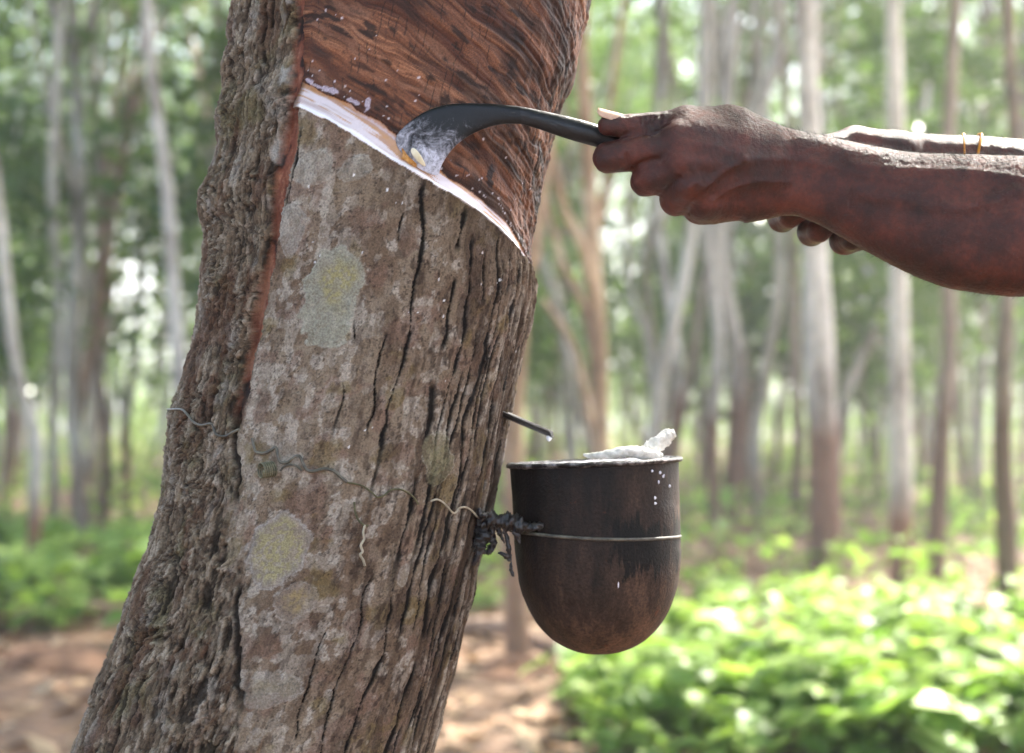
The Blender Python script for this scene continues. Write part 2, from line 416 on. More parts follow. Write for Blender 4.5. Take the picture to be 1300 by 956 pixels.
    p = mixc(p, L(70, 36, 26), ss(0.48, 0.32, r1*.7+r2*.3)*0.75)
    p = mixc(p, L(92, 46, 30), ss(0.45, 0.7, fbm(S*14, (q+wq)*60, 0*Z, 5, 361))*0.7)
    p = mixc(p, L(168, 122, 96), ss(0.56, 0.7, fbm(S*26, (q+wq)*90, 0*Z, 4, 363))*0.6)
    p = mixc(p, L(176, 124, 94), pr*.7*ss(0.5, 0.68, fbm(S*160, q*50+S*50, 0*Z, 4, 365))*0.7)
    p = mixc(p, L(44, 24, 18), pr*ss(0.48, 0.34, fbm(S*140, q*50+S*60, 0*Z, 4, 367))*0.8)
    p = mixc(p, L(40, 24, 19), ss(0.62, 0.74, fbm(S*60, q*160, 0*Z, 5, 369))*0.8)
    p = mixc(p, L(150, 84, 44), fres*ss(0.4, 0.6, r1)*0.6)
    p = mixc(p, L(72, 32, 18), ss(0.010, 0.0, q)*0.7)
    vcr = 1-ss(0.0, 0.0006, np.abs(np.mod(S+(fbm(S*50, Z*40, 0*Z, 2, 371)-.5)*.01, 0.006)-0.003)+ss(0.62, 0.52, vn(S*120, Z*70, 0*Z, 373))*0.003)
    p = mixc(p, L(30, 17, 13), vcr*0.7)
    # dark weathered band in the upper right
    p = mixc(p, L(52, 36, 30), ss(0.50, 0.72, fbm(S*20, (q+wq)*80, 0*Z, 5, 375)+0.06*ss(0.10, 0.2, q))*0.6)
    for i in range(95):
        if i < 60: t0 = rng.uniform(-.55, 1.35); z0 = float(lz(UP, np.array(t0)))+abs(rng.normal(0, .006))+.001; rr = rng.uniform(0.0003, 0.0009)
        else: t0 = rng.uniform(-.5, 1.3); z0 = float(lz(UP, np.array(t0)))+rng.uniform(0, .06); rr = rng.uniform(0.0003, 0.0011)
        p = mixc(p, L(215, 208, 215), ss(rr*1.3, rr*0.7, np.hypot((TH-t0)*0.135, (Z-z0)))*0.9)
    for (px, py, a_, b_) in ((418, 113, .008, .0022), (446, 127, .005, .002), (466, 130, .0028, .007), (388, 101, .004, .002), (628, 222, .004, .009), (400, 108, .006, .0015)):
        t0, z0 = inv(px, py); e = fbm(S*300, Z*300, 0*Z, 3, 380)-.5
        p = mixc(p, L(198, 188, 205) if px < 600 else L(30, 25, 34), ss(1.05, 0.75, np.hypot((TH-t0)*0.135/a_, (Z-z0+.4*(TH-t0)*.135)/b_)+e*1.4)*0.85)
    # cut colours
    k = np.empty_like(c); k[:] = L(212, 202, 208)
    dd = dcut_t
    on = fbm(S*26, Z*30+dd*7, 0*Z, 4, 391)
    k = mixc(k, L(192, 142, 92), ss(0.50, 0.57, on)*ss(0.95, 0.8, dd)*0.9)
    k = mixc(k, L(176, 146, 142), ss(0.52, 0.62, fbm(S*14, dd*6, 0*Z, 4, 393))*0.45)
    k = mixc(k, L(190, 128, 60), ss(0.16, 0.04, dd+(fs-.5)*.15)*0.75)
    k = mixc(k, L(232, 230, 234), ss(0.76, 0.86, dd+(on-.5)*.2)*ss(1.4, 1.2, TH))
    k = mixc(k, L(120, 82, 50), ss(0.0045, 0.0, gs)*0.8)
    c = np.where(panel[..., None], p, c); c = np.where(cut[..., None], k, c)
    # ---- positions
    nx = np.sin(TH)*DEPTH; ny = -np.cos(TH); nl = np.hypot(nx, ny); nx /= nl; ny /= nl
    # silhouettes: rough lumps should not push the outline out
    V = np.stack([x+nx*disp, y+ny*disp, Z], -1).reshape(-1, 3)
    r_, c_ = Z.shape
    idx = np.arange(r_*c_).reshape(r_, c_)
    Q = np.stack([idx[:-1, :-1], idx[:-1, 1:], idx[1:, 1:], idx[1:, :-1]], -1).reshape(-1, 4)
    def vote(m): return (m[:-1, :-1].astype(int)+m[:-1, 1:]+m[1:, 1:]+m[1:, :-1]).reshape(-1) >= 2
    isP = vote(panel); isC = vote(cut) & ~isP; isG = vote((groove > 0.5) & ~panel & ~cut) & ~isP & ~isC
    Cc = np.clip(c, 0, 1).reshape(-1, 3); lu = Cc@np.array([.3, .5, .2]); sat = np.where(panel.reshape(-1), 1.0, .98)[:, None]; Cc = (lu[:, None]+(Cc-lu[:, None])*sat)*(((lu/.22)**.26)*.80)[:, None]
    return V, Q, Cc, isP, isC, isG
V, Q, Cc, isP, isC, isG = build_trunk()
tree = empty('tapped_rubber_tree', (float(cRs(np.array(0.0))[0]+cRs(np.array(0.0))[1])/2, 0, 0), 'big leaning rubber tree in sharp focus, its bark cut and bleeding white latex', 'tree')
M_bark = attr_mat('bark', 0.85, 0.2, 650, 0.0009, 0.5)
M_panel = attr_mat('exposed_wood', 0.58, 0.3, 800, 0.0007, 0.5)
M_latex = attr_mat('wet_latex', 0.25, 0.5, 300, 0.0002, 0.06)
M_groove = attr_mat('groove_wood', 0.6, 0.35, 700, 0.0005)
def sub(name, mask, mat):
    q = Q[mask]; u, iv = np.unique(q, return_inverse=True)
    me = mesh_np(name, V[u]-np.array(tree.location), iv.reshape(q.shape)); attr_col(me, 'col', Cc[u])
    return link(name, me, mat, tree)
sub('trunk', ~(isP | isC | isG), M_bark)
sub('tapping_panel', isP, M_panel)
sub('tapping_cut', isC, M_latex)
sub('guide_groove', isG, M_groove)
del V, Q, Cc

# ------------------------------------------------------------------ leaves
def leaves(cent, size, n_per, spread, flat=0.5, jitter=0.35, fold=0.25):
    """numpy leaf soup: cent (m,3) clump centres, returns V,F(tri)"""
    m = len(cent); C = np.repeat(cent, n_per, 0)+rng.normal(0, 1, (m*n_per, 3))*np.array(spread)
    n = len(C)
    a = rng.uniform(0, 2*PI, n); d = np.stack([np.cos(a), np.sin(a), rng.normal(-0.25, flat, n)], 1); d /= np.linalg.norm(d, axis=1)[:, None]
    up = np.stack([rng.normal(0, .45, n), rng.normal(0, .45, n), np.ones(n)], 1)
    s = np.cross(d, up); s /= np.linalg.norm(s, axis=1)[:, None]; nn = np.cross(s, d)
    Ls = size*rng.uniform(1-jitter, 1+jitter, n)[:, None]; w = Ls*0.24
    b = C; tip = C+d*Ls-nn*Ls*0.12; mid = C+d*Ls*0.5+nn*Ls*0.03
    l = mid+s*w+nn*w*fold*2; r = mid-s*w+nn*w*fold*2
    Vv = np.stack([b, l, tip, r], 1).reshape(-1, 3)
    k = np.arange(n)*4
    Fc = np.stack([np.stack([k, k+1, k+2], 1), np.stack([k, k+2, k+3], 1)], 1).reshape(-1, 3)
    return Vv, Fc
def crown_mesh(name, rx, rz, nclump, nleaf, size, clump=0.35, mat=None):
    p = rng.normal(0, 1, (nclump, 3)); p /= np.linalg.norm(p, axis=1)[:, None]
    p *= (rng.uniform(0.15, 1, nclump)**0.5)[:, None]
    p *= 0.75+0.5*vn(p[:, 0]*2+9, p[:, 1]*2+rx, p[:, 2]*2, 400)[:, None]
    p = p*np.array([rx, rx, rz])
    V_, F_ = leaves(p, size, nleaf, (clump, clump, clump*0.6))
    me = mesh_np(name, V_, F_, False)
    if mat: me.materials.append(mat)
    return me
M_leafF = leaf_mat('forest_leaves', [lin(70, 92, 50), lin(92, 118, 58), lin(118, 140, 78), lin(82, 100, 64)], 0.33, 0.5, .5)
M_leafG = leaf_mat('ground_leaves', [lin(98, 128, 62), lin(136, 162, 82), lin(168, 188, 112), lin(112, 144, 78)], 0.42, 0.42, 0.25)
M_far = leaf_mat('far_leaves', [lin(96, 118, 74), lin(118, 142, 88), lin(134, 156, 104)], 0.5, 0.5)

# hero crown: limbs and foliage above the picture
def rel(Vs, o): return [np.asarray(v)-np.array(o.location) for v in Vs]
tp = np.array([(cRs(np.array(3.5))[0]+cRs(np.array(3.5))[1])/2, 0, 3.5])
lims = []
for a, ln, up_ in ((0.3, 2.2, 3.6), (1.9, 2.0, 3.9), (3.4, 1.6, 4.2), (4.8, 2.1, 3.5), (5.6, 1.2, 4.8)):
    e = tp+np.array([math.cos(a)*ln, math.sin(a)*ln, up_]); mpt = (tp+e)/2+np.array([0, 0, -0.3])
    lims.append(tube(spline([tp-[0, 0, .25], mpt, e], 6), np.linspace(0.085, 0.02, 13), 10))
Vl, Fl = join(lims)
M_limb = flat_mat('limb_bark', lin(120, 105, 90), lin(165, 155, 140), 12, 0.85)
link('limb', mesh_np('limb', rel(Vl, tree), Fl), M_limb, tree)
hc = crown_mesh('tapped_crown', 3.2, 1.9, 230, 26, 0.15, 0.32, M_leafF)
o = link('crown', hc, None, tree); o.location = Vector(tuple(tp+np.array([0.2, 0.2, 3.9])))-tree.location

# ================================================================== TAPPING KNIFE
def knife():
    # station: (top px,py), (bottom px,py), Y, thickness m
    st = [((501.5, 174), (503, 187), -.1275, .0016), ((507, 166), (514, 199), -.1275, .0024), ((513, 160), (528, 213), -.1275, .0028), ((521, 152.5), (543, 221), -.1275, .0030), ((531, 145), (557.5, 226.5), -.128, .0032),
          ((541, 139.5), (558.5, 217), -.1285, .0034), ((553, 135), (563, 206), -.129, .0036), ((565, 132), (571, 194), -.1295, .0038), ((579, 130.3), (583, 181), -.130, .004), ((595, 130.3), (600, 170), -.1305, .0044),
          ((613, 130.8), (619, 162), -.131, .005), ((636, 132), (639, 157), -.1305, .0055), ((660, 134.5), (662, 158), -.129, .0065), ((681, 138.5), (684, 164), -.127, .008), ((705, 143.5), (708, 173), -.125, .0095),
          ((733, 149.5), (731, 180.5), -.122, .0115), ((760, 158), (757, 187), -.119, .0125), ((800, 170), (797, 199), -.114, .0135), ((900, 196), (896, 224), -.0945, .015), ((1000, 220), (996, 247), -.071, .0155), ((1100, 238), (1096, 264), -.060, .015), ((1128, 244), (1125, 266), -.058, .011)]
    V = []; n = 10
    for (t, b, Y, h) in st:
        T = P(*t, Y); B = P(*b, Y); w = h/2
        big = min(1, max(0, (t[0]-600)/120))
        # profile around: front (-Y) faces; k along top->bottom
        sh = 0.22*big*(1-min(1, max(0, (t[0]-740)/60)))
        prof = [(0.0, 0.25), (0.03, -.45), (0.10+sh, -1.0), (0.5+sh*.4, -1.0-.15*big), (0.9, -.8), (1.0, -.15), (0.97, .4), (0.8, 1), (0.4, 1), (0.08, .8)]
        for (k, yy) in prof:
            p = T+(B-T)*k; V.append((p[0], p[1]+yy*w, p[2]))
    m = len(st)
    def mk(a, b, capA, capB):
        Fc = [(i*n+k, (i+1)*n+k, (i+1)*n+(k+1) % n, i*n+(k+1) % n) for i in range(a, b) for k in range(n)]
        if capA: Fc.append(tuple(a*n+k for k in range(n)))
        if capB: Fc.append(tuple(b*n+k for k in range(n-1, -1, -1)))
        used = sorted({i for f in Fc for i in f}); mp = {u: i for i, u in enumerate(used)}
        return [V[u] for u in used], [tuple(mp[i] for i in f) for f in Fc]
    root = empty('tapping_knife', tuple(P(640, 145, -.13)), 'black curved tapping knife with white latex smeared over its hooked blade', 'knife')
    mb, nt, b, o = newmat('blade_steel')
    tc = N(nt, 'ShaderNodeTexCoord'); n1 = noise(nt, 60, 9, 0.74); n1.inputs['Distortion'].default_value = 1.3; n2 = noise(nt, 420, 6, 0.75)
    sx = N(nt, 'ShaderNodeSeparateXYZ'); nt.links.new(tc.outputs['Object'], sx.inputs[0])
    # latex coverage grows toward the hook tip (object x and z fall)
    ma = N(nt, 'ShaderNodeMath', operation='MULTIPLY_ADD'); nt.links.new(sx.outputs[0], ma.inputs[0]); ma.inputs[1].default_value = -1.6; ma.inputs[2].default_value = -.10
    mz = N(nt, 'ShaderNodeMath', operation='MULTIPLY_ADD'); nt.links.new(sx.outputs[2], mz.inputs[0]); mz.inputs[1].default_value = -8.0; nt.links.new(ma.outputs[0], mz.inputs[2])
    cl = N(nt, 'ShaderNodeMath', operation='ADD'); nt.links.new(mz.outputs[0], cl.inputs[0]); nt.links.new(n1.outputs[0], cl.inputs[1])
    ad = N(nt, 'ShaderNodeMath', operation='MULTIPLY_ADD'); nt.links.new(n2.outputs[0], ad.inputs[0]); ad.inputs[1].default_value = 0.3; nt.links.new(cl.outputs[0], ad.inputs[2])
    r = ramp(nt, ad.outputs[0], [(0.70, (0, 0, 0)), (0.78, (.10, .10, .10)), (0.90, (.45, .45, .45)), (1.05, (1, 1, 1))])
    base = ramp(nt, n2.outputs[0], [(0.3, lin(4, 4, 6)), (0.7, lin(14, 14, 18))])
    nt.links.new(mix(nt, base.outputs[0], lin(205, 205, 218), r.outputs[0]), b.inputs['Base Color'])
    b.inputs['Roughness'].default_value = 0.36; b.inputs['Specular IOR Level'].default_value = 0.3
    bump(nt, b, ad.outputs[0], 0.0006, 0.7)
    v, f = mk(0, 12, True, False)
    ob = link('blade', mesh_np('blade', rel(v, root), f), mb, root)
    v, f = mk(12, m-1, False, True)
    mh = flat_mat('forged_steel', lin(6, 6, 8), lin(24, 24, 28), 110, 0.36, 0.35, 0.001)
    ob2 = link('handle', mesh_np('handle', rel(v, root), f), mh, root)
    for q in (ob, ob2):
        md = q.modifiers.new('sub', 'SUBSURF'); md.levels = md.render_levels = 2
knife()
# bits of bark and latex caught at the blade tip
def flake(name, pts, Y, th, mat, label, cat, bend=0.0):
    a = np.array([P(x, y, Y+(dy if len(q) > 2 else 0)) for q in pts for (x, y, dy) in [(q[0], q[1], q[2] if len(q) > 2 else 0)]])
    n = len(a); V = [p for p in a]+[p+np.array([0, th, 0]) for p in a]
    c = a.mean(0)+np.array([0, -bend, 0]); V += [c, c+np.array([0, th, 0])]
    Fc = [(i, (i+1) % n, 2*n) for i in range(n)]+[(n+(i+1) % n, n+i, 2*n+1) for i in range(n)]+[((i+1) % n, i, n+i, n+(i+1) % n) for i in range(n)]
    me = mesh_np(name, V, Fc); o = link(name, me, mat)
    md = o.modifiers.new('s', 'SUBSURF'); md.levels = md.render_levels = 2
    return tag(o, label, cat)
M_cream = flat_mat('cream_latex', lin(214, 200, 160), lin(240, 232, 210), 120, 0.4)
M_orange = flat_mat('bark_paring', lin(150, 96, 34), lin(214, 164, 96), 300, 0.5)
flake('latex_flake', [(521, 187, -.002), (527, 187, -.003), (534, 196, -.003), (539, 205, -.002), (542, 213, 0), (535, 210, -.001), (527, 202, -.002), (521, 194, -.003)], -.131, .0012, M_cream, 'small cream oval flake of latex lying on the blade tip', 'latex flake', .0015)
flake('bark_paring', [(508.5, 186), (512, 188, -.002), (517, 197, -.003), (524, 203, -.003), (531, 209), (528, 214), (519, 208, -.001), (513, 202), (507, 203), (512, 198, -.002)], -.1305, .0009, M_orange, 'thin orange paring of bark curled at the knife tip', 'bark shaving', .001)

# ================================================================== CUP
CX, CY = 754.0, 0.0
def cup():
    s = pxm(CY); c0 = P(CX, 586, CY); root = empty('latex_cup', tuple(P(CX, 830, CY)), 'dark stained round-bottomed cup filled with white latex hanging beside the trunk', 'cup')
    prof = []  # (r px, py)
    body = [(107, 588), (106.5, 600), (106, 630), (106, 660), (105.5, 690), (104, 715), (101, 738), (95, 760), (85, 782), (70, 802), (50, 818), (26, 827.5), (0.01, 830.5)]
    inner = [(102.5, 588), (102, 640), (101, 690)]
    tilt = math.radians(2.4)
    def ring(r, py, n=96, ecc=0):
        out = []
        for k in range(n):
            a = 2*PI*k/n
            w = 1+0.006*math.sin(3*a+1)+.004*math.sin(5*a)+.012*(float(vn(np.array(3*math.cos(a)), np.array(3*math.sin(a)), np.array(py/28.), 77))-.5)
            x = r*s*w*math.cos(a); y = r*s*w*math.sin(a); z = -(py-586)*s
            # lean with the rim falling to the left
            x2 = x*math.cos(tilt)+z*math.sin(tilt)*-1; z2 = z*math.cos(tilt)+x*math.sin(tilt)
            out.append((c0[0]+x2, c0[1]+y, c0[2]+z2))
        return out
    def rev(pr, n=96):
        V = []
        for r, py in pr: V += ring(r, py, n)
        Fc = [(i*n+k, i*n+(k+1) % n, (i+1)*n+(k+1) % n, (i+1)*n+k) for i in range(len(pr)-1) for k in range(n)]
        return V, Fc
    def dens(pr, m=6):
        p = spline([(a, b, 0) for a, b in pr], m); return [(max(q[0], .01), q[1]) for q in p]
    v1 = rev(dens(body)); V, Fc = v1
    m, nt, b, o = newmat('stained_cup')
    n1 = noise(nt, 22, 6, 0.62); n2 = noise(nt, 30, 7, 0.7, mapscale=(1.6, 1.6, 0.35)); n3 = noise(nt, 420, 4, 0.6)
    tc = N(nt, 'ShaderNodeTexCoord'); sx = N(nt, 'ShaderNodeSeparateXYZ'); nt.links.new(tc.outputs['Object'], sx.inputs[0])
    clay = ramp(nt, n1.outputs[0], [(0.3, lin(66, 48, 38)), (0.7, lin(114, 86, 68))])
    # sooty grime, thick in the upper two thirds, running down in streaks
    ad = N(nt, 'ShaderNodeMath', operation='MULTIPLY_ADD'); nt.links.new(sx.outputs[2], ad.inputs[0]); ad.inputs[1].default_value = 2.3; nt.links.new(n2.outputs[0], ad.inputs[2])
    ad2 = N(nt, 'ShaderNodeMath', operation='MULTIPLY_ADD'); nt.links.new(sx.outputs[0], ad2.inputs[0]); ad2.inputs[1].default_value = -1.9; nt.links.new(ad.outputs[0], ad2.inputs[2])
    soot = ramp(nt, ad2.outputs[0], [(0.46, (0, 0, 0)), (0.60, (.6, .6, .6)), (0.72, (.80, .80, .80)), (0.88, (.97, .97, .97))])
    c = mix(nt, clay.outputs[0], lin(17, 14, 13), soot.outputs[0])
    st = noise(nt, 75, 7, 0.72, mapscale=(1.5, 1.5, 0.22)); st.inputs['Distortion'].default_value = .4
    # black tarry dribbles under the wire on the right side
    w1 = N(nt, 'ShaderNodeMapRange'); nt.links.new(sx.outputs[0], w1.inputs[0]); w1.inputs[1].default_value = -.005; w1.inputs[2].default_value = .02
    w2 = N(nt, 'ShaderNodeMapRange'); nt.links.new(sx.outputs[2], w2.inputs[0]); w2.inputs[1].default_value = .045; w2.inputs[2].default_value = .085
    w3 = N(nt, 'ShaderNodeMapRange'); nt.links.new(sx.outputs[2], w3.inputs[0]); w3.inputs[1].default_value = .138; w3.inputs[2].default_value = .108
    mm = N(nt, 'ShaderNodeMath', operation='MULTIPLY'); nt.links.new(w1.outputs[0], mm.inputs[0]); nt.links.new(w2.outputs[0], mm.inputs[1])
    mm2 = N(nt, 'ShaderNodeMath', operation='MULTIPLY'); nt.links.new(mm.outputs[0], mm2.inputs[0]); nt.links.new(w3.outputs[0], mm2.inputs[1])
    mm3 = N(nt, 'ShaderNodeMath', operation='MULTIPLY_ADD'); nt.links.new(mm2.outputs[0], mm3.inputs[0]); mm3.inputs[1].default_value = .34; nt.links.new(st.outputs[0], mm3.inputs[2])
    dr = ramp(nt, mm3.outputs[0], [(0.72, (0, 0, 0)), (0.80, (.95, .95, .95))])
    c = mix(nt, c, lin(9, 8, 8), dr.outputs[0])
    rs = noise(nt, 70, 5, 0.6); rr = ramp(nt, rs.outputs[0], [(0.68, (0, 0, 0)), (0.74, (.8, .8, .8))])
    c = mix(nt, c, lin(96, 50, 28), rr.outputs[0])
    fg = ramp(nt, n3.outputs[0], [(.35, (.55, .55, .55)), (.6, (1.1, 1.1, 1.1))]); c = mix(nt, c, fg.outputs[0], 1.0, 'MULTIPLY')
    nt.links.new(c, b.inputs['Base Color']); b.inputs['Roughness'].default_value = 0.6; b.inputs['Specular IOR Level'].default_value = 0.2
    bump(nt, b, n3.outputs[0], 0.0009, 0.8)
    link('bowl', mesh_np('bowl', rel(V, root), Fc), m, root)
    V, Fc = rev([(102.5, 592), (102, 640), (98, 720)]); link('lining', mesh_np('lining', rel(V, root), Fc), m, root)
    rim = []
    for k in range(9):
        a = 2*PI*k/8; rim.append((108.2+4.3*math.cos(a), 587-3.2*math.sin(a)))
    V, Fc = rev(rim)
    V = [np.array(v)+np.array([0, 0, 0.0008*(vn(np.array(v[0]*300), np.array(v[1]*300), np.array(0.), 7)-.5)]) for v in V]
    mr = flat_mat('rim_grime', lin(18, 14, 14), lin(190, 184, 184), 130, 0.45, .5, .0012, lo=.52, hi=.78)
    link('rim', mesh_np('rim', rel(V, root), Fc), mr, root)
    # latex pool
    V = []; n = 72; Fc = []
    for j, rr_ in enumerate(np.linspace(102.4, 0.5, 14)):
        for p in ring(rr_, 586.5, n):
            h = 0.0016*(fbm(np.array(p[0]*90), np.array(p[1]*90), np.array(0.), 3, 8)-.5)
            V.append(np.array(p)+np.array([0, 0, h]))
    Fc = [(i*n+k, i*n+(k+1) % n, (i+1)*n+(k+1) % n, (i+1)*n+k) for i in range(13) for k in range(n)]+[tuple(13*n+k for k in range(n))]
    ml = flat_mat('milky_latex', lin(150, 148, 155), lin(232, 230, 236), 60, 0.25, 0.5)
    link('latex_pool', mesh_np('latex_pool', rel(V, root), Fc), ml, root)
    # white latex drops run on the outside
    mw = flat_mat('latex_drop', lin(214, 210, 222), lin(236, 234, 240), 200, 0.3)
    for (px, py, a, bb) in ((828, 598, 1.6, 1.6), (838, 600, 1.8, 2.0), (850, 617, 1.7, 1.8), (836, 612, 1.4, 2.4), (842, 605, 1.5, 1.7), (831, 632, 2.2, 2.2), (831, 639, 2.8, 1.8), (831, 718, 2.6, 3.6), (801, 749, 1.9, 6), (830, 745, 1.5, 4), (785, 741, 1.0, 5.5), (849, 668, 1.2, 4), (843, 603, 1, 1)):
        yy = -.06; Rb = np.interp(py, [q[1] for q in body], [q[0] for q in body])*s+(.0002 if py < 700 else .0013)
        for _ in range(12):
            xx = ((px-650)*(1.5+yy)-(CX-650)*1.5)/F; yy = -math.sqrt(max(1e-6, Rb*Rb-xx*xx))
        c = np.array([(px-650)*(1.5+yy)/F, yy, CAMZ-(py-HOR)*(1.5+yy)/F])
        me = bpy.data.meshes.new('latex_drip'); import bmesh
        bm = bmesh.new(); bmesh.ops.create_uvsphere(bm, u_segments=12, v_segments=8, radius=1)
        for v in bm.verts: v.co = Vector((v.co.x*a*s, v.co.y*0.9*s, v.co.z*bb*s*(1.0)))+Vector(tuple(c))-Vector(root.location)
        for f_ in bm.faces: f_.smooth = True
        bm.to_mesh(me); bm.free(); link('latex_drip', me, mw, root)
    return root
cup_o = cup()
# latex scraps on the rim
def lump(name, pts, rads, Y, seed, mat, label, cat, amp=0.25, flatten=1.0, root=None):
    a = np.array([P(p[0], p[1], Y+(p[2] if len(p) > 2 else 0)) for p in pts]); a = spline(a, 14)
    r = np.interp(np.linspace(0, 1, len(a)), np.linspace(0, 1, len(rads)), rads)*pxm(Y)
    V, Fc = tube(a, r, 18); V = np.array(V)
    c = np.repeat(a, 18, 0); d = V-c
    q = 260
    nz = fbm(V[:, 0]*q, V[:, 1]*q, V[:, 2]*q, 4, seed)-.5
    nz = nz+.5*(fbm(V[:, 0]*900, V[:, 1]*900, V[:, 2]*900, 3, seed+3)-.5)
    V = c+d*(1+nz[:, None]*2.2*amp); V[:, 2] = c[:, 2]+(V[:, 2]-c[:, 2])*flatten
    me = mesh_np(name, V if root is None else rel(V, root), Fc); o = link(name, me, mat, root)
    return tag(o, label, cat) if label else o
M_scrap = flat_mat('latex_scrap', lin(196, 192, 178), lin(244, 240, 230), 140, 0.5, .4, .001)
lump('latex_scrap', [(742, 577, -.03), (752, 579, -.04), (775, 576, -.05), (800, 573, -.05), (822, 577, -.04), (838, 579, -.03)], [2.5, 6, 9, 11, 11, 6], 0.0, 11, M_scrap, 'flat white strip of dried latex lying along the cup rim', 'latex scrap', .3, .62)
lump('latex_scrap', [(816, 579, -.02), (822, 571, -.02), (832, 565, -.02), (842, 558, -.015), (850, 552, -.01), (857, 549, -.01)], [4, 8, 9, 9, 8, 4], 0.0, 13, M_scrap, 'crumpled white latex scrap sticking up from the cup rim at right', 'latex scrap', .5)
# ================================================================== SPOUT
def spout():
    root = empty('metal_spout', tuple(P(645, 527, -.02)), 'thin black metal spout stuck in the trunk above the cup', 'spout')
    cl = spline([P(628, 520, -.035), P(648, 529, -.03), (P(670, 538.5, -.022)), P(688, 546, -.012), P(698, 550.5, -.008), P(702, 554, -.007)], 5)
    s = pxm(0); V = []; w = 9*s; t = 2.0*s
    for i, p in enumerate(cl):
        k = min(1, (len(cl)-1-i)/5+.45)
        for (a, h) in ((-1, 4*s), (-.75, 1.0*s), (0, -1.5*s), (.75, 1.0*s), (1, 4*s), (1, 4*s-t), (.75, 1*s-t*1.4), (0, -1.5*s-t*1.6), (-.75, 1*s-t*1.4), (-1, 4*s-t)):
            V.append(p+np.array([0.25*a*w*k, a*w*k, h*k]))
    n = 10; m = len(cl)
    Fc = [(i*n+k, i*n+(k+1) % n, (i+1)*n+(k+1) % n, (i+1)*n+k) for i in range(m-1) for k in range(n)]+[tuple(range(n-1, -1, -1)), tuple(range((m-1)*n, m*n))]
    link('channel', mesh_np('channel', rel(V, root), Fc), flat_mat('spout_steel', lin(7, 6, 6), lin(26, 22, 22), 200, 0.5, .25, .0006), root)
    md, nt, b, o = newmat('latex_bead'); b.inputs['Base Color'].default_value = (*lin(225, 228, 232), 1); b.inputs['Roughness'].default_value = .12; b.inputs['Subsurface Weight'].default_value = .4; b.inputs['Subsurface Radius'].default_value = (.004, .004, .004)
    dn = noise(nt, 90, 2); bump(nt, b, dn.outputs[0], .0002, .3)
    V, Fc = tube([P(697, 551, -.008), P(697, 553.5, -.008), P(697, 556.5, -.008), P(697, 559, -.008), P(697, 560.5, -.008)], [2.6*s, 3.6*s, 3.7*s, 2.4*s, .4*s], 14)
    link('latex_droplet', mesh_np('latex_droplet', rel(V, root), Fc), md, root)
spout()
# ================================================================== WIRES
M_wire = flat_mat('old_wire', lin(58, 55, 48), lin(104, 100, 88), 120, 0.5, .5, .0004)
M_wireb = flat_mat('bright_wire', lin(130, 122, 104), lin(176, 168, 148), 160, 0.4, .5, .0003)
M_wireg = flat_mat('mossy_wire', lin(62, 64, 42), lin(104, 98, 70), 160, 0.6, .3, .0004)
def hanger():
    root = empty('wire_hanger', tuple(P(756, 680, 0)), 'thin wire wound across the trunk and looped around the cup, with one small coil spring', 'wire')
    def w(name, pts, r, off, mat, wob=0.6):
        a = np.array(pts, float); a = spline(np.c_[a, np.zeros(len(a))], 7)[:, :2]
        p = onT(a[:, 0], a[:, 1], off); V, Fc = tube(p, r, 8); link(name, mesh_np(name, rel(V, root), Fc), mat, root)
    w('trunk_wire', [(214, 530), (219, 521), (228, 520), (240, 520), (247, 526), (254, 536), (263, 540), (275, 538), (278, 546), (281, 552), (291, 554), (300, 549), (308, 545)], .0010, .0040, M_wire)
    w('trunk_wire', [(323, 556), (325, 567), (328, 574), (338, 575), (347, 571), (352, 568), (354, 577), (357, 586), (366, 587), (374, 581), (381, 579), (386, 589), (391, 597), (400, 598), (412, 595), (424, 598), (433, 606), (440, 612)], .00125, .0032, M_wire)
    w('trunk_wire', [(357, 598), (362, 592), (370, 590), (378, 592), (384, 598)], .0009, .0022, M_wire)
    w('trunk_wire', [(433, 605), (440, 612), (450, 614), (460, 617), (470, 624), (478, 631), (486, 629), (495, 622), (506, 621), (516, 625), (524, 632), (529, 640)], .0007, .0022, M_wireg)
    w('trunk_wire', [(544, 636), (551, 634), (558, 637), (565, 644), (571, 651), (575, 650), (579, 645), (587, 644), (594, 648), (600, 655), (606, 660)], .0008, .0030, M_wireb)
    w('wire_tail', [(449, 637), (450, 648), (453, 658), (460, 666), (466, 667)], .0008, .003, M_wireg)
    w('wire_tail', [(462, 666), (460, 676), (461, 684), (457, 692), (459, 700), (456, 704), (460, 711), (462, 718)], .0010, .003, M_wireb)
    # coil spring
    c = onT(np.array([345.]), np.array([596.]), .0105)[0]; ax = np.array([.80, .56, .10]); ax /= np.linalg.norm(ax)
    u = np.cross(ax, [0, 0, 1]); u /= np.linalg.norm(u); v = np.cross(ax, u); t = np.linspace(0, 6.3*2*PI, 190)
    R = 9.0*pxm(-.1)
    p = c+np.outer((t/t[-1]-.5)*.0115, ax)+np.outer(np.cos(t)*R*.95, u)+np.outer(np.sin(t)*R, v)
    V, Fc = tube(p, .00068, 8); link('coil_spring', mesh_np('coil_spring', rel(V, root), Fc), flat_mat('spring_wire', lin(64, 66, 48), lin(116, 112, 88), 200, .5, .4, .0003), root)
    # loop around the cup, reaching back into the trunk
    s = pxm(0); c0 = P(CX, 676.5, 0); pts = []
    for k in range(60):
        a = PI*1.08+k/59*PI*1.84
        pts.append(c0+np.array([math.cos(a)*109*s, math.sin(a)*109*s, -.0022*math.cos(a)*1.2-.0005*math.sin(a*3)]))
    pts = [P(606, 660, -.045), P(622, 664, -.05), P(640, 668, -.04)]+pts+[P(640, 668, .045), P(600, 664, .05)]
    V, Fc = tube(pts, .0014, 10); link('cup_loop', mesh_np('cup_loop', rel(V, root), Fc), M_wire, root)
hanger()
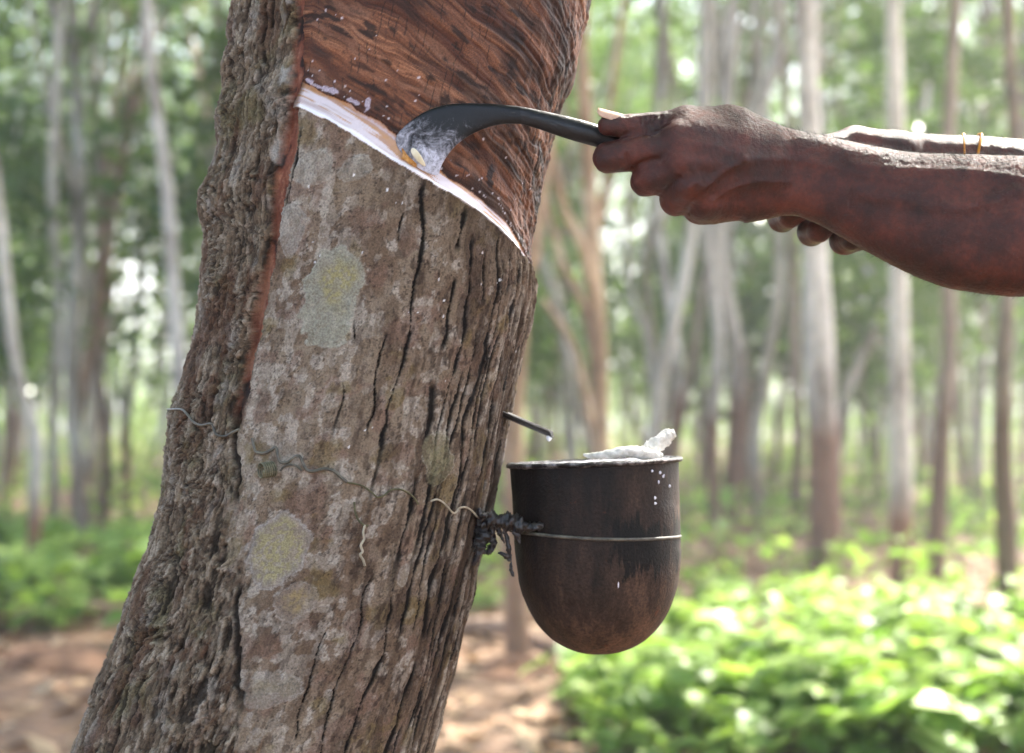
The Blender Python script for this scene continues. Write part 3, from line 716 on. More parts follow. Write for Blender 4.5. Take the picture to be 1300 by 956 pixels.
def gunk():
    import bmesh
    root = empty('dried_latex_clump', tuple(P(630, 665, -.03)), 'black tarry clump dripping from the wire between trunk and cup', 'residue')
    M = flat_mat('black_residue', lin(10, 9, 9), lin(44, 38, 38), 160, 0.4, .6, .0012)
    for i, (pts, rad, Y) in enumerate([
        ([(604, 650), (616, 656), (630, 660), (650, 664), (668, 668), (690, 668)], [5, 9, 7, 9, 7, 2], -.055),
        ([(610, 655), (612, 672), (608, 690), (606, 704), (600, 718)], [6, 9, 8, 6, 2], -.05),
        ([(616, 688), (622, 684), (626, 690), (622, 700), (614, 702)], [3, 5, 4, 4, 2], -.045),
        ([(630, 664), (634, 676), (638, 684), (640, 690)], [4, 3.5, 2.5, 1], -.05),
        ([(640, 668), (643, 680), (646, 698), (649, 712), (648, 722), (652, 732)], [4, 3, 3.5, 1.6, 2.4, 1], -.05),
        ([(632, 702), (640, 704), (648, 712)], [1.4, 3, 1.5], -.05),
        ([(655, 668), (656, 680), (660, 690)], [5, 4, 1], -.055),
        ([(622, 662), (625, 674), (624, 680)], [4, 3, 1.4], -.052)]):
        lump('residue_drip', pts, [x*1.0 for x in rad], Y, 60+i, M, None, None, 1.1, 1, root)
gunk()

# ================================================================== PERSON (signed-distance modelling)
class Grid:
    def __init__(s, lo, hi, h):
        s.lo = np.array(lo, float); s.h = h; s.n = np.ceil((np.array(hi)-s.lo)/h).astype(int)+1
        s.ax = [s.lo[i]+np.arange(s.n[i])*h for i in range(3)]; s.D = np.full(s.n, 0.5, np.float32)
    def box(s, lo, hi):
        a = np.clip(np.floor((np.array(lo)-s.lo)/s.h).astype(int), 0, s.n-1); b = np.clip(np.ceil((np.array(hi)-s.lo)/s.h).astype(int)+1, 1, s.n)
        return tuple(slice(x, y) for x, y in zip(a, b))
    def coords(s, sl): return np.meshgrid(*[s.ax[i][sl[i]] for i in range(3)], indexing='ij', sparse=True)
    def add(s, sl, d, k):
        o = s.D[sl]; h = np.clip(0.5+0.5*(o-d)/k, 0, 1); s.D[sl] = o*(1-h)+d*h-k*h*(1-h)
    def cone(s, a, b, ra, rb, k=0.006, flat=None):
        a = np.array(a, float); b = np.array(b, float); m = max(ra, rb)+k*1.5+s.h*3
        sl = s.box(np.minimum(a, b)-m, np.maximum(a, b)+m); X, Y, Z = s.coords(sl)
        ba = b-a; L2 = ba.dot(ba)+1e-12
        t = np.clip(((X-a[0])*ba[0]+(Y-a[1])*ba[1]+(Z-a[2])*ba[2])/L2, 0, 1)
        s.add(sl, (np.sqrt((X-a[0]-ba[0]*t)**2+(Y-a[1]-ba[1]*t)**2+(Z-a[2]-ba[2]*t)**2)-(ra+(rb-ra)*t)).astype(np.float32), k)
    def ell(s, c, r, k=0.01, rot=0.0):
        c = np.array(c, float); r = np.array(r, float); m = r.max()+k*1.5+s.h*3
        sl = s.box(c-m, c+m); X, Y, Z = s.coords(sl); X = X-c[0]; Y = Y-c[1]; Z = Z-c[2]
        if rot: X, Z = X*math.cos(rot)+Z*math.sin(rot), -X*math.sin(rot)+Z*math.cos(rot)
        q = np.sqrt((X/r[0])**2+(Y/r[1])**2+(Z/r[2])**2)
        s.add(sl, ((q-1)*r.min()).astype(np.float32), k)
    def sweepx(s, xs, zc, hz, yc, hy, k=0.012, p=2.25):
        xs = np.array(xs)
        lo = [xs[0]-.02, min(yc)-max(hy)-.03, min(zc)-max(hz)-.03]; hi = [xs[-1]+.02, max(yc)+max(hy)+.03, max(zc)+max(hz)+.03]
        sl = s.box(lo, hi); X, Y, Z = s.coords(sl)
        sp = spline(np.c_[xs, zc, hz, yc, hy][:, :3], 6); sp2 = spline(np.c_[xs, yc, hy], 6)
        ZC = np.interp(X, sp[:, 0], sp[:, 1]); HZ = np.interp(X, sp[:, 0], sp[:, 2]); YC = np.interp(X, sp2[:, 0], sp2[:, 1]); HY = np.interp(X, sp2[:, 0], sp2[:, 2])
        q = (np.abs((Z-ZC)/HZ)**p+np.abs((Y-YC)/HY)**p)**(1/p)
        d = (q-1)*np.minimum(HZ, HY)
        d = np.maximum(d, np.maximum(xs[0]-X, X-xs[-1]))
        s.add(sl, d.astype(np.float32), k)
    def mesh(s):
        D = s.D; n = s.n; I = D < 0
        c = np.zeros(n-1, np.int8)
        for a in (0, 1):
            for b in (0, 1):
                for e in (0, 1): c += I[a:n[0]-1+a, b:n[1]-1+b, e:n[2]-1+e]
        act = np.argwhere((c > 0) & (c < 8)); m = len(act)
        cid = np.full(n-1, -1, np.int64); cid[tuple(act.T)] = np.arange(m)
        acc = np.zeros((m, 3)); cnt = np.zeros(m)
        cor = [(a, b, e) for a in (0, 1) for b in (0, 1) for e in (0, 1)]
        val = {q: D[act[:, 0]+q[0], act[:, 1]+q[1], act[:, 2]+q[2]].astype(float) for q in cor}
        for q in cor:
            for ax in range(3):
                if q[ax] == 0:
                    q2 = list(q); q2[ax] = 1; q2 = tuple(q2); v0, v1 = val[q], val[q2]; x = (v0 < 0) != (v1 < 0)
                    t = np.where(x, v0/np.where(x, v0-v1, 1), 0); p = np.tile(np.array(q, float), (m, 1)); p[:, ax] += t
                    acc += p*x[:, None]; cnt += x
        V = s.lo+(act+acc/cnt[:, None])*s.h
        Fs = []
        for ax in range(3):
            o1, o2 = [(1, 2), (2, 0), (0, 1)][ax]
            A = np.take(I, np.arange(0, n[ax]-1), ax); B = np.take(I, np.arange(1, n[ax]), ax)
            e = np.argwhere(A != B); e = e[(e[:, o1] > 0) & (e[:, o2] > 0) & (e[:, o1] < n[o1]-1) & (e[:, o2] < n[o2]-1)]
            def g(d1, d2):
                q = e.copy(); q[:, o1] -= d1; q[:, o2] -= d2; return cid[tuple(q.T)]
            qd = np.stack([g(1, 1), g(0, 1), g(0, 0), g(1, 0)], 1)
            fl = ~A[tuple(e.T)]; qd[fl] = qd[fl][:, ::-1]; Fs.append(qd)
        return V, np.concatenate(Fs)
def vnormals(V, Fq):
    n = np.zeros_like(V); fn = np.cross(V[Fq[:, 2]]-V[Fq[:, 0]], V[Fq[:, 3]]-V[Fq[:, 1]])
    for k in range(4): np.add.at(n, Fq[:, k], fn)
    return n/(np.linalg.norm(n, axis=1)[:, None]+1e-12)
def seg_d(V, pts):
    d = np.full(len(V), 9.0)
    for a, b in zip(pts[:-1], pts[1:]):
        ba = b-a; t = np.clip((V-a).dot(ba)/ba.dot(ba), 0, 1); d = np.minimum(d, np.linalg.norm(V-a-t[:, None]*ba, axis=1))
    return d
def near_arm():
    g = Grid([.03, -.275, 0.98], [.60, -.045, 1.255], 0.0011)
    def c(a, b, ra, rb, k=6):
        s = pxm(a[2]); g.cone(P(*a), P(*b), ra*s, rb*pxm(b[2]), k*s)
    # forearm
    kn = [(948, 148, 279, -.124, 29), (970, 155.5, 276, -.124, 31), (1000, 163, 271, -.125, 33), (1040, 171.5, 285, -.127, 36), (1075, 179, 304, -.131, 41), (1110, 186.5, 324, -.136, 47), (1150, 193, 344, -.141, 53), (1200, 196.5, 364, -.147, 58), (1260, 197.5, 374.5, -.154, 61), (1320, 200, 376, -.162, 61), (1390, 208, 372, -.170, 56), (1450, 226, 360, -.176, 48)]
    xs = [P(k[0], 0, k[3])[0] for k in kn]; zc = [P(0, (k[1]+k[2])/2, k[3])[2] for k in kn]; hz = [(k[2]-k[1])/2*pxm(k[3]) for k in kn]
    yc = [k[3] for k in kn]; hy = [k[4]*pxm(k[3]) for k in kn]
    g.sweepx(xs, zc, hz, yc, hy)
    # metacarpals
    c((975, 190, -.132), (860, 176, -.146), 25, 22, 14)
    c((975, 208, -.134), (866, 205, -.150), 26, 21, 14)
    c((972, 226, -.130), (874, 234, -.146), 25, 20, 14)
    c((966, 245, -.124), (893, 258, -.135), 24, 19, 14)
    # thumb
    c((965, 181, -.121), (925, 162, -.124), 26, 27, 14)
    c((925, 164, -.124), (872, 158, -.130), 28, 24, 10)
    c((872, 158, -.130), (822, 160.5, -.132), 21.5, 16.5, 6)
    c((822, 160.5, -.132), (772, 159.5, -.131), 17.5, 13.2, 4)
    c((990, 243, -.122), (905, 259.5, -.120), 26, 25.5, 14); c((965, 215, -.130), (895, 205, -.136), 34, 30, 16); c((880, 180, -.135), (930, 185, -.130), 34, 34, 16)
    # palm filler
    c((940, 200, -.112), (880, 205, -.118), 30, 26, 12)
    c((945, 240, -.110), (912, 252, -.108), 26, 22, 12)
    # index
    c((864, 186, -.142), (773, 199.5, -.133), 27, 19.5, 6)
    c((773, 199.5, -.133), (778, 196, -.098), 19.5, 16, 4)
    c((778, 196, -.098), (808, 192, -.084), 16, 13, 4)
    # middle, ring, little finger
    c((866, 209, -.148), (819, 231, -.132), 23, 18, 8)
    c((830, 222, -.138), (864, 240, -.132), 19, 20, 10); c((819, 231, -.132), (826, 218, -.094), 18, 15, 4)
    c((826, 218, -.094), (858, 203, -.084), 15, 12, 4)
    c((876, 235, -.145), (858, 255, -.125), 22, 19.5, 9)
    c((856, 253.5, -.125), (862, 240, -.090), 18, 15, 4)
    c((862, 240, -.090), (890, 220, -.082), 15, 12, 4)
    c((895, 258, -.134), (886, 265.5, -.118), 21, 19, 9)
    c((889, 267.5, -.116), (896, 252, -.084), 16, 13, 4)
    c((896, 252, -.084), (918, 232, -.076), 13, 11, 4)
    # elbow and upper arm root
    c((1430, 290, -.178), (1475, 262, -.186), 52, 52, 20)
    V, Fq = g.mesh(); n = vnormals(V, Fq)
    dsp = np.zeros(len(V))
    s = pxm(-.15); dd_ = V[:, 1]-CAMY; PX = 650+V[:, 0]*F/dd_; PY = HOR-(V[:, 2]-CAMZ)*F/dd_
    def front(x, y, r=0.0):  # pull a polyline onto the front surface
        q = (PX-x)**2+(PY-y)**2; k = np.where(q < 4)[0]
        return V[k[np.argmin(V[k, 1])]] if len(k) else V[np.argmin(q)]
    for pts, w, a in (([(872, 238), (884, 232), (893, 237), (905, 229), (922, 216), (945, 204)], 5.2, .0014), ([(893, 237), (890, 226), (880, 216)], 4, .0008), ([(905, 255), (930, 240), (960, 232), (1000, 233)], 5, .0009),
                      ([(945, 204), (985, 202), (1030, 205), (1090, 222), (1150, 228)], 6, .0011), ([(1090, 246), (1150, 252), (1220, 262), (1290, 240)], 9, .0016), ([(1080, 208), (1150, 214), (1230, 216), (1300, 226)], 6, .0009),
                      ([(866, 180), (900, 184), (950, 196)], 9, .0011), ([(868, 207), (905, 208), (950, 209)], 8, .0007)):
        pp = np.array([front(*q) for q in pts]); pp = spline(pp, 5); d = seg_d(V, pp); dsp += 1.35*a*np.exp(-(d/(w*s))**2)*(n[:, 1] < .3)
    # knuckle creases
    for pts, w, a in (([(832, 146), (829, 156), (830, 168)], 1.5, .0010), ([(826, 146), (823, 157), (824, 170)], 1.4, .0010), ([(819, 147), (817, 158), (818, 168)], 1.4, .0009), ([(812, 148), (811, 157)], 1.2, .0006), ([(839, 145), (837, 156)], 1.3, .0008),
                      ([(775, 176), (792, 175), (812, 169), (830, 166), (846, 157)], 2.2, .0016), ([(795, 196), (797, 207), (802, 216)], 2, .0008), ([(802, 217), (815, 208), (835, 203)], 3.4, .0008), ([(838, 250), (848, 238), (862, 228)], 3.4, .0007), ([(872, 272), (878, 258), (888, 248)], 3.2, .0006), ([(806, 184), (808, 196)], 2, .0005)):
        pp = np.array([front(*q) for q in pts]); d = seg_d(V, spline(pp, 4)); dsp -= 2.0*a*np.exp(-(d/((w*.8+.9)*s))**2)
    nz = fbm(V[:, 0]*60, V[:, 1]*60, V[:, 2]*60, 3, 500)-.5
    wr = fbm(V[:, 0]*700, V[:, 1]*420, V[:, 2]*420, 3, 503)-.5; dsp += nz*.0012+wr*.0007
    V = V+n*dsp[:, None]
    return V, Fq
def far_arm():
    g = Grid([.13, -.11, 0.98], [.62, .115, 1.255], 0.0018)
    def c(a, b, ra, rb, k=6):
        s = pxm(a[2]); g.cone(P(*a), P(*b), ra*s, rb*pxm(b[2]), k*s)
    kn = [(1130, 167, 262, -.034, 27), (1160, 169, 250, -.028, 27), (1200, 171.5, 246, -.02, 28), (1240, 173, 256, -.012, 32), (1290, 177, 276, -.002, 40), (1350, 184, 300, .012, 50), (1420, 200, 318, .03, 54), (1470, 222, 320, .045, 50)]
    xs = [P(k[0], 0, k[3])[0] for k in kn]; zc = [P(0, (k[1]+k[2])/2, k[3])[2] for k in kn]; hz = [(k[2]-k[1])/2*pxm(k[3]) for k in kn]
    g.sweepx(xs, zc, hz, [k[3] for k in kn], [k[4]*pxm(k[3]) for k in kn])
    c((1140, 192, -.04), (1085, 184, -.047), 25, 24, 10); c((1085, 184, -.047), (1048, 188, -.060), 22.5, 17, 6); c((1048, 188, -.060), (1012, 205, -.070), 16, 13, 4)
    for (m, pi, ti) in (((1042, 212, -.024), (985, 252, -.044), (1020, 250, -.074)), ((1050, 230, -.020), (993, 277, -.048), (1030, 262, -.080)), ((1066, 248, -.018), (1030, 295, -.050), (1062, 275, -.078)), ((1088, 262, -.020), (1072, 305, -.050), (1096, 282, -.074))):
        c((1135, 215, -.022), m, 27, 20, 12); c(m, pi, 19, 17.5, 4)
        mid = (pi[0]+10, pi[1]-3, pi[2]-.024); c(pi, mid, 17.5, 15, 4); c(mid, ti, 15, 12, 4)
    # a second visible knuckle of the little finger and heel of the hand
    c((1072, 305, -.050), (1100, 300, -.052), 18, 17, 5)
    c((1130, 225, -.030), (1110, 270, -.030), 28, 22, 10)
    c((1450, 270, .045), (1500, 240, .07), 48, 50, 20)
    V, Fq = g.mesh(); n = vnormals(V, Fq)
    V = V+n*((fbm(V[:, 0]*60, V[:, 1]*60, V[:, 2]*60, 3, 520)-.5)*.0012)[:, None]
    return V, Fq
def body(kind):
    g = Grid([.38, -.36, -.02], [1.06, .36, 1.72], 0.006)
    e = .0 if kind == 'skin' else (.012 if kind == 'shirt' else .014)
    sh = {-1: (.72, -.20, 1.33), 1: (.72, .20, 1.33)}; el = {-1: P(1460, 275, -.182), 1: P(1480, 252, .06)}
    if kind in ('skin', 'shirt'):
        g.ell((.80, 0, 1.22), (.115+e, .175+e, .22+e), .03, .22); g.ell((.84, 0, 1.02), (.105+e, .15+e, .17+e), .04)
        for s_ in (-1, 1):
            g.cone((.76, s_*.08, 1.36), sh[s_], .065+e, .062+e, .04)
            g.cone(sh[s_], el[s_] if kind == 'skin' else np.array(sh[s_])*.45+np.array(el[s_])*.55, .058+e, .042+e*1.6, .02)
    if kind in ('skin', 'trousers'):
        g.ell((.86, 0, .90), (.115+e, .155+e, .13+e), .03)
        for s_ in (-1, 1):
            g.cone((.86, s_*.085, .88), (.80, s_*.13, .49), .085+e, .058+e, .02); g.cone((.80, s_*.13, .49), (.86, s_*.14, .10), .056+e, .040+e*1.7, .02)
    if kind == 'skin':
        for s_ in (-1, 1): g.cone((.86, s_*.14, .10), (.86, s_*.14, .05), .04, .045, .02); g.ell((.80, s_*.145, .035), (.13, .045, .035), .02)
        g.cone((.77, 0, 1.37), (.70, 0, 1.47), .06, .052, .03)
        g.ell((.665, 0, 1.55), (.095, .075, .105), .02, -.3); g.ell((.70, 0, 1.585), (.092, .078, .085), .02)
        g.ell((.615, 0, 1.485), (.04, .042, .035), .02); g.cone((.575, 0, 1.555), (.562, 0, 1.525), .010, .017, .012)
        g.cone((.580, -.022, 1.493), (.580, .022, 1.493), .010, .010, .008)
        for s_ in (-1, 1): g.ell((.695, s_*.077, 1.535), (.018, .010, .03), .008); g.ell((.59, s_*.032, 1.565), (.012, .016, .010), .006)
    if kind == 'hair':
        g.ell((.71, 0, 1.60), (.098, .084, .085), .01); g.ell((.745, 0, 1.565), (.07, .078, .08), .01)
    return g.mesh()
def skin_mat():
    m, nt, b, o = newmat('brown_skin')
    n1 = noise(nt, 38, 5, 0.6); n2 = noise(nt, 900, 4, 0.6); n3 = noise(nt, 230, 4, 0.6)
    v = N(nt, 'ShaderNodeTexVoronoi', Scale=1300.0, feature='DISTANCE_TO_EDGE'); tc = N(nt, 'ShaderNodeTexCoord'); nt.links.new(tc.outputs['Object'], v.inputs['Vector'])
    r = ramp(nt, n1.outputs[0], [(0.3, lin(42, 18, 13)), (0.5, lin(72, 32, 23)), (0.72, lin(106, 52, 38))])
    r2 = ramp(nt, n3.outputs[0], [(0.35, (.72, .70, .72)), (0.6, (1.05, 1.0, 1.0))])
    nt.links.new(mix(nt, r.outputs[0], r2.outputs[0], 1.0, 'MULTIPLY'), b.inputs['Base Color'])
    rr = ramp(nt, n3.outputs[0], [(0.3, (.30,)*3), (0.7, (.46,)*3)]); nt.links.new(rr.outputs[0], b.inputs['Roughness'])
    b.inputs['Specular IOR Level'].default_value = 0.4
    b.inputs['Subsurface Weight'].default_value = 0.08; b.inputs['Subsurface Radius'].default_value = (.006, .002, .001); b.inputs['Subsurface Scale'].default_value = 1
    ad = N(nt, 'ShaderNodeMath', operation='MULTIPLY_ADD'); nt.links.new(v.outputs[0], ad.inputs[0]); ad.inputs[1].default_value = 1.1; nt.links.new(n2.outputs[0], ad.inputs[2])
    ad3 = N(nt, 'ShaderNodeMath', operation='MULTIPLY_ADD'); nt.links.new(n3.outputs[0], ad3.inputs[0]); ad3.inputs[1].default_value = 1.6; nt.links.new(ad.outputs[0], ad3.inputs[2])
    bump(nt, b, ad3.outputs[0], 0.00045, 0.9)
    return m
def person():
    parts = [near_arm(), far_arm(), body('skin')]
    near = parts[0]
    V = np.concatenate([p[0] for p in parts]); off = 0; Fl_ = []
    for p in parts: Fl_.append(p[1]+off); off += len(p[0])
    org = np.array([.86, 0, 0.0])
    me = mesh_np('person', V-org, np.concatenate(Fl_)); o = link('person', me, skin_mat(), None, tuple(org))
    tag(o, 'person reaching in from the right, both bare dark-brown arms gripping the knife', 'person')
    for nm, m in (('shirt', flat_mat('shirt_cloth', lin(96, 104, 112), lin(120, 128, 134), 40, .9)), ('trousers', flat_mat('trouser_cloth', lin(60, 58, 54), lin(78, 74, 68), 40, .9)), ('hair', flat_mat('short_hair', lin(16, 13, 12), lin(34, 28, 26), 200, .7, .3, .004))):
        v, f = body(nm); link(nm, mesh_np(nm, v-org, f), m, o)
    # thumbnail: long pale curved plate reaching past the thumb tip
    Vn = []; nu, nv = 13, 9
    A = P(792, 158.5, -.131); B = P(756, 148.5, -.131); dr = (B-A)/np.linalg.norm(B-A); nn = np.array([.0, -.62, .78]); nn -= dr*nn.dot(dr); nn /= np.linalg.norm(nn); wv = np.cross(dr, nn)
    Rn = 12.6*pxm(-.131)
    for i in range(nu):
        t = i/(nu-1); Rt = Rn*(1-.05*t); amax = 1.0*(1-.22*t)*(1 if t < .82 else math.sqrt(max(.05, 1-((t-.82)/.18)**2*.8)))*(1 if t > .12 else .75+.25*t/.12)
        c_ = A+(B-A)*t
        for j in range(nv):
            a = (j/(nv-1)-.5)*2*amax
            Vn.append(c_+nn*Rt*math.cos(a)*(1.02)+wv*Rt*math.sin(a))
    Vn = np.array(Vn); top = Vn.copy(); bot = Vn-nn*.0008; VV = np.concatenate([top, bot]); M_ = nu*nv
    Fc = [(i*nv+j, i*nv+j+1, (i+1)*nv+j+1, (i+1)*nv+j) for i in range(nu-1) for j in range(nv-1)]
    Fb = [tuple(q+M_ for q in f[::-1]) for f in Fc]
    brd = [i*nv for i in range(nu)]+[(nu-1)*nv+j for j in range(1, nv)]+[i*nv+nv-1 for i in range(nu-2, -1, -1)]+[j for j in range(nv-2, 0, -1)]
    Fs = [(brd[k], brd[(k+1) % len(brd)], brd[(k+1) % len(brd)]+M_, brd[k]+M_) for k in range(len(brd))]
    no = link('thumbnail', mesh_np('thumbnail', VV-org, Fc+Fb+Fs), flat_mat('nail', lin(190, 150, 126), lin(214, 178, 152), 260, .35, .5, .0002), o)
    # arm hair: fine tapered strands on both forearms
    va, fa = near; n = vnormals(va, fa)
    xa = P(985, 0, -.13)[0]; xb = P(1330, 0, -.15)[0]
    Vh = []; Fh = []
    def hairs(va, n, xa, xb, cnt, lo, hi, seed):
        ok = np.where((va[:, 0] > xa) & (va[:, 0] < xb))[0]
        pr = np.clip(.25+np.maximum(n[ok, 2], 0)*1.6+np.maximum(-n[ok, 2]-.5, 0)*.6, 0, 3); pr = pr/pr.sum()
        for i in rng.choice(ok, cnt, p=pr):
            p = va[i]-n[i]*.0003; d = n[i]*rng.uniform(.15, .8)+np.array([-rng.uniform(.2, 1.1), rng.normal(0, .35), rng.normal(0, .35)]); d /= np.linalg.norm(d); d2 = d+rng.normal(0, .45, 3)+n[i]*.1; d2 /= np.linalg.norm(d2)
            ln = rng.uniform(lo, hi); r = rng.uniform(.00006, .00011); a = np.cross(d, [.3, .5, .8]); a /= np.linalg.norm(a); c = np.cross(d, a)
            q = len(Vh); m_ = p+d*ln*.5; e_ = m_+d2*ln*.5
            for w_ in (a, -a*.5+c*.87, -a*.5-c*.87): Vh.append(p+w_*r)
            for w_ in (a, -a*.5+c*.87, -a*.5-c*.87): Vh.append(m_+w_*r*.8)
            Vh.append(e_)
            for k in range(3):
                k2 = (k+1) % 3
                Fh.append((q+k, q+k2, q+3+k2)); Fh.append((q+k, q+3+k2, q+3+k)); Fh.append((q+3+k, q+3+k2, q+6))
    hairs(va, n, xa, xb, 5200, .003, .008, 1)
    v2, f2 = parts[1]; n2 = vnormals(v2, f2); hairs(v2, n2, P(1100, 0, -.03)[0], P(1330, 0, 0)[0], 1500, .003, .007, 2)
    h = link('arm_hair', mesh_np('arm_hair', np.array(Vh)-org, np.array(Fh)), flat_mat('body_hair', lin(14, 10, 9), lin(30, 22, 20), 50, .5), o); tag(h, kind='stuff')
    return o
person()
def bracelet():
    root = empty('wrist_band', tuple(P(1232, 205, -.012)), 'thin orange rubber band looped twice around the farther wrist', 'bracelet')
    m = flat_mat('orange_rubber', lin(196, 120, 22), lin(232, 158, 48), 90, .35, .5, .0002)
    for (x, lean) in ((1224, -.10), (1238, .13)):
        pts = []; Y = -.0145
        for k in range(49):
            a = 2*PI*k/48; cz = P(0, 213, Y)[2]; hz = 42.5*pxm(Y); hy = 32.5*pxm(Y)
            z = math.sin(a)*hz; y = math.cos(a)*hy
            pts.append([P(x, 0, Y)[0]+lean*z*(1 if y < 0 else .4)-.0015*math.cos(2*a)+(.003*math.cos(a)), Y+y, cz+z])
        V, Fc = tube(pts, .0011, 8, False); link('band_loop', mesh_np('band_loop', rel(V, root), Fc), m, root)
bracelet()

# ================================================================== GROUND
def gz(x, y):
    x = np.asarray(x, float); y = np.asarray(y, float)
    return (fbm(x*.5, y*.5, 0*x, 3, 600)-.5)*.10+(fbm(x*2.5, y*2.5, 0*x, 3, 603)-.5)*.05
def ground():
    r = np.concatenate([np.linspace(.01, 16, 150), np.geomspace(16.5, 320, 34)]); a = np.linspace(0, 2*PI, 241)[:-1]
    R, A = np.meshgrid(r, a, indexing='ij'); X = R*np.cos(A); Y = R*np.sin(A)+6
    Z = gz(X, Y)*np.clip(1.2-R/60, 0, 1)
    n = 240; idx = np.arange(R.size).reshape(R.shape)
    Fc = np.stack([idx[:-1], idx[1:], np.roll(idx[1:], -1, 1), np.roll(idx[:-1], -1, 1)], -1).reshape(-1, 4)
    me = mesh_np('forest_floor', np.stack([X, Y, Z], -1), Fc)
    m, nt, b, o = newmat('leaf_litter')
    n1 = noise(nt, 2.2, 8, .7); v = N(nt, 'ShaderNodeTexVoronoi', Scale=16.0); tc = N(nt, 'ShaderNodeTexCoord'); nt.links.new(tc.outputs['Object'], v.inputs['Vector'])
    r1 = ramp(nt, n1.outputs[0], [(.3, lin(70, 52, 38)), (.5, lin(108, 84, 62)), (.7, lin(148, 124, 98))])
    sp = N(nt, 'ShaderNodeSeparateColor'); nt.links.new(v.outputs['Color'], sp.inputs[0])
    r2 = ramp(nt, sp.outputs[0], [(0, (.6, .55, .5)), (.5, (1, .95, .9)), (1, (1.2, 1.1, 1.0))])
    nt.links.new(mix(nt, r1.outputs[0], r2.outputs[0], 1.0, 'MULTIPLY'), b.inputs['Base Color']); b.inputs['Roughness'].default_value = .9
    bump(nt, b, v.outputs['Distance'], .03, .7)
    tag(link('ground', me, m), kind='structure')
ground()
def gpt(px, py):     # ground point seen at a pixel
    d = CAMZ*F/(py-HOR); return np.array([(px-650)*d/F, CAMY+d, float(gz((px-650)*d/F, CAMY+d))])
def scatter_litter():
    n = 16000; x = rng.uniform(-5, 6, n); y = rng.uniform(1.5, 16, n); z = gz(x, y)
    c = np.stack([x, y, z+.012], 1); a = rng.uniform(0, 2*PI, n); t = rng.normal(0, .35, (n, 2))
    d = np.stack([np.cos(a), np.sin(a), t[:, 0]], 1); s = np.stack([-np.sin(a), np.cos(a), t[:, 1]], 1)
    l = rng.uniform(.03, .075, n)[:, None]
    V = np.stack([c-d*l, c+s*l*.42, c+d*l, c-s*l*.42], 1); V[:, :, 2] = np.maximum(V[:, :, 2], c[:, 2:3]-.012)
    k = np.arange(n)*4; me = mesh_np('leaf_litter', V.reshape(-1, 3), np.stack([np.stack([k, k+1, k+2], 1), np.stack([k, k+2, k+3], 1)], 1).reshape(-1, 3), False)
    tag(link('leaf_litter', me, leaf_mat('dry_leaves', [lin(92, 68, 50), lin(138, 108, 80), lin(182, 158, 130), lin(110, 80, 58)], .7, .15, .3, (1, .8, .6))), kind='stuff')
scatter_litter()
def mound(name, px, py, w, dpt, h, seed, label):
    c = gpt(px, py); n = 60
    u, v = np.meshgrid(np.linspace(-1, 1, n), np.linspace(-1, 1, n)); r = np.hypot(u, v)
    hh = h*np.clip(1-r, 0, 1)**.7*(.6+.8*fbm(u*3, v*3, 0*u, 4, seed))-.04
    X = u*w; Y = v*dpt; idx = np.arange(n*n).reshape(n, n)
    me = mesh_np(name, np.stack([X, Y, hh], -1), np.stack([idx[:-1, :-1], idx[:-1, 1:], idx[1:, 1:], idx[1:, :-1]], -1).reshape(-1, 4))
    m = flat_mat('turned_soil', lin(74, 52, 38), lin(128, 98, 76), 7, .95, .2, .02, lo=.4, hi=.62)
    tag(link(name, me, m, None, tuple(c)), label, 'soil mound')
mound('soil_mound', 60, 850, .55, .35, .12, 5, 'low brown mound of soil and litter at the left behind the tapped tree')
mound('soil_mound', 655, 858, .42, .35, .13, 6, 'low reddish-brown soil mound between the tapped tree foot and the green plants')
def branch(name, pts, r, label, cat='branch'):
    a = spline(pts, 8); n = np.array([fbm(p[0]*6+np.zeros(1), p[1]*6+np.zeros(1), p[2]*6+np.zeros(1), 3, 9)[0]-.5 for p in a])
    V, Fc = tube(a+np.c_[0*n, 0*n, n*.05], np.linspace(r, r*.5, len(a))*(1+n*.5), 10)
    o = a[0]; tag(link(name, mesh_np(name, [np.array(v)-o for v in V], Fc), M_dead, None, tuple(o)), label, cat)
M_dead = flat_mat('dead_wood', lin(104, 82, 66), lin(158, 134, 114), 14, .9, .2, .004)
branch('fallen_log', [gpt(-60, 812)+[0, 0, .05], gpt(40, 800)+[0, 0, .06], gpt(110, 790)+[0, 0, .07], gpt(190, 800)+[0, 0, .05]], .055, 'brown fallen log lying on the litter at the far left', 'log')
branch('fallen_branch', [gpt(60, 800)+[0, 0, .05], gpt(80, 770)+[0, 0, .18], gpt(118, 760)+[0, 0, .25], gpt(190, 752)+[0, 0, .34]], .018, 'thin bare branch slanting up among the green plants at left')
branch('fallen_log', [gpt(560, 812)+[0, 0, .03], gpt(640, 820)+[0, 0, .05], gpt(740, 846)+[0, 0, .03]], .05, 'brown fallen log on the litter right of the tapped tree foot', 'log')

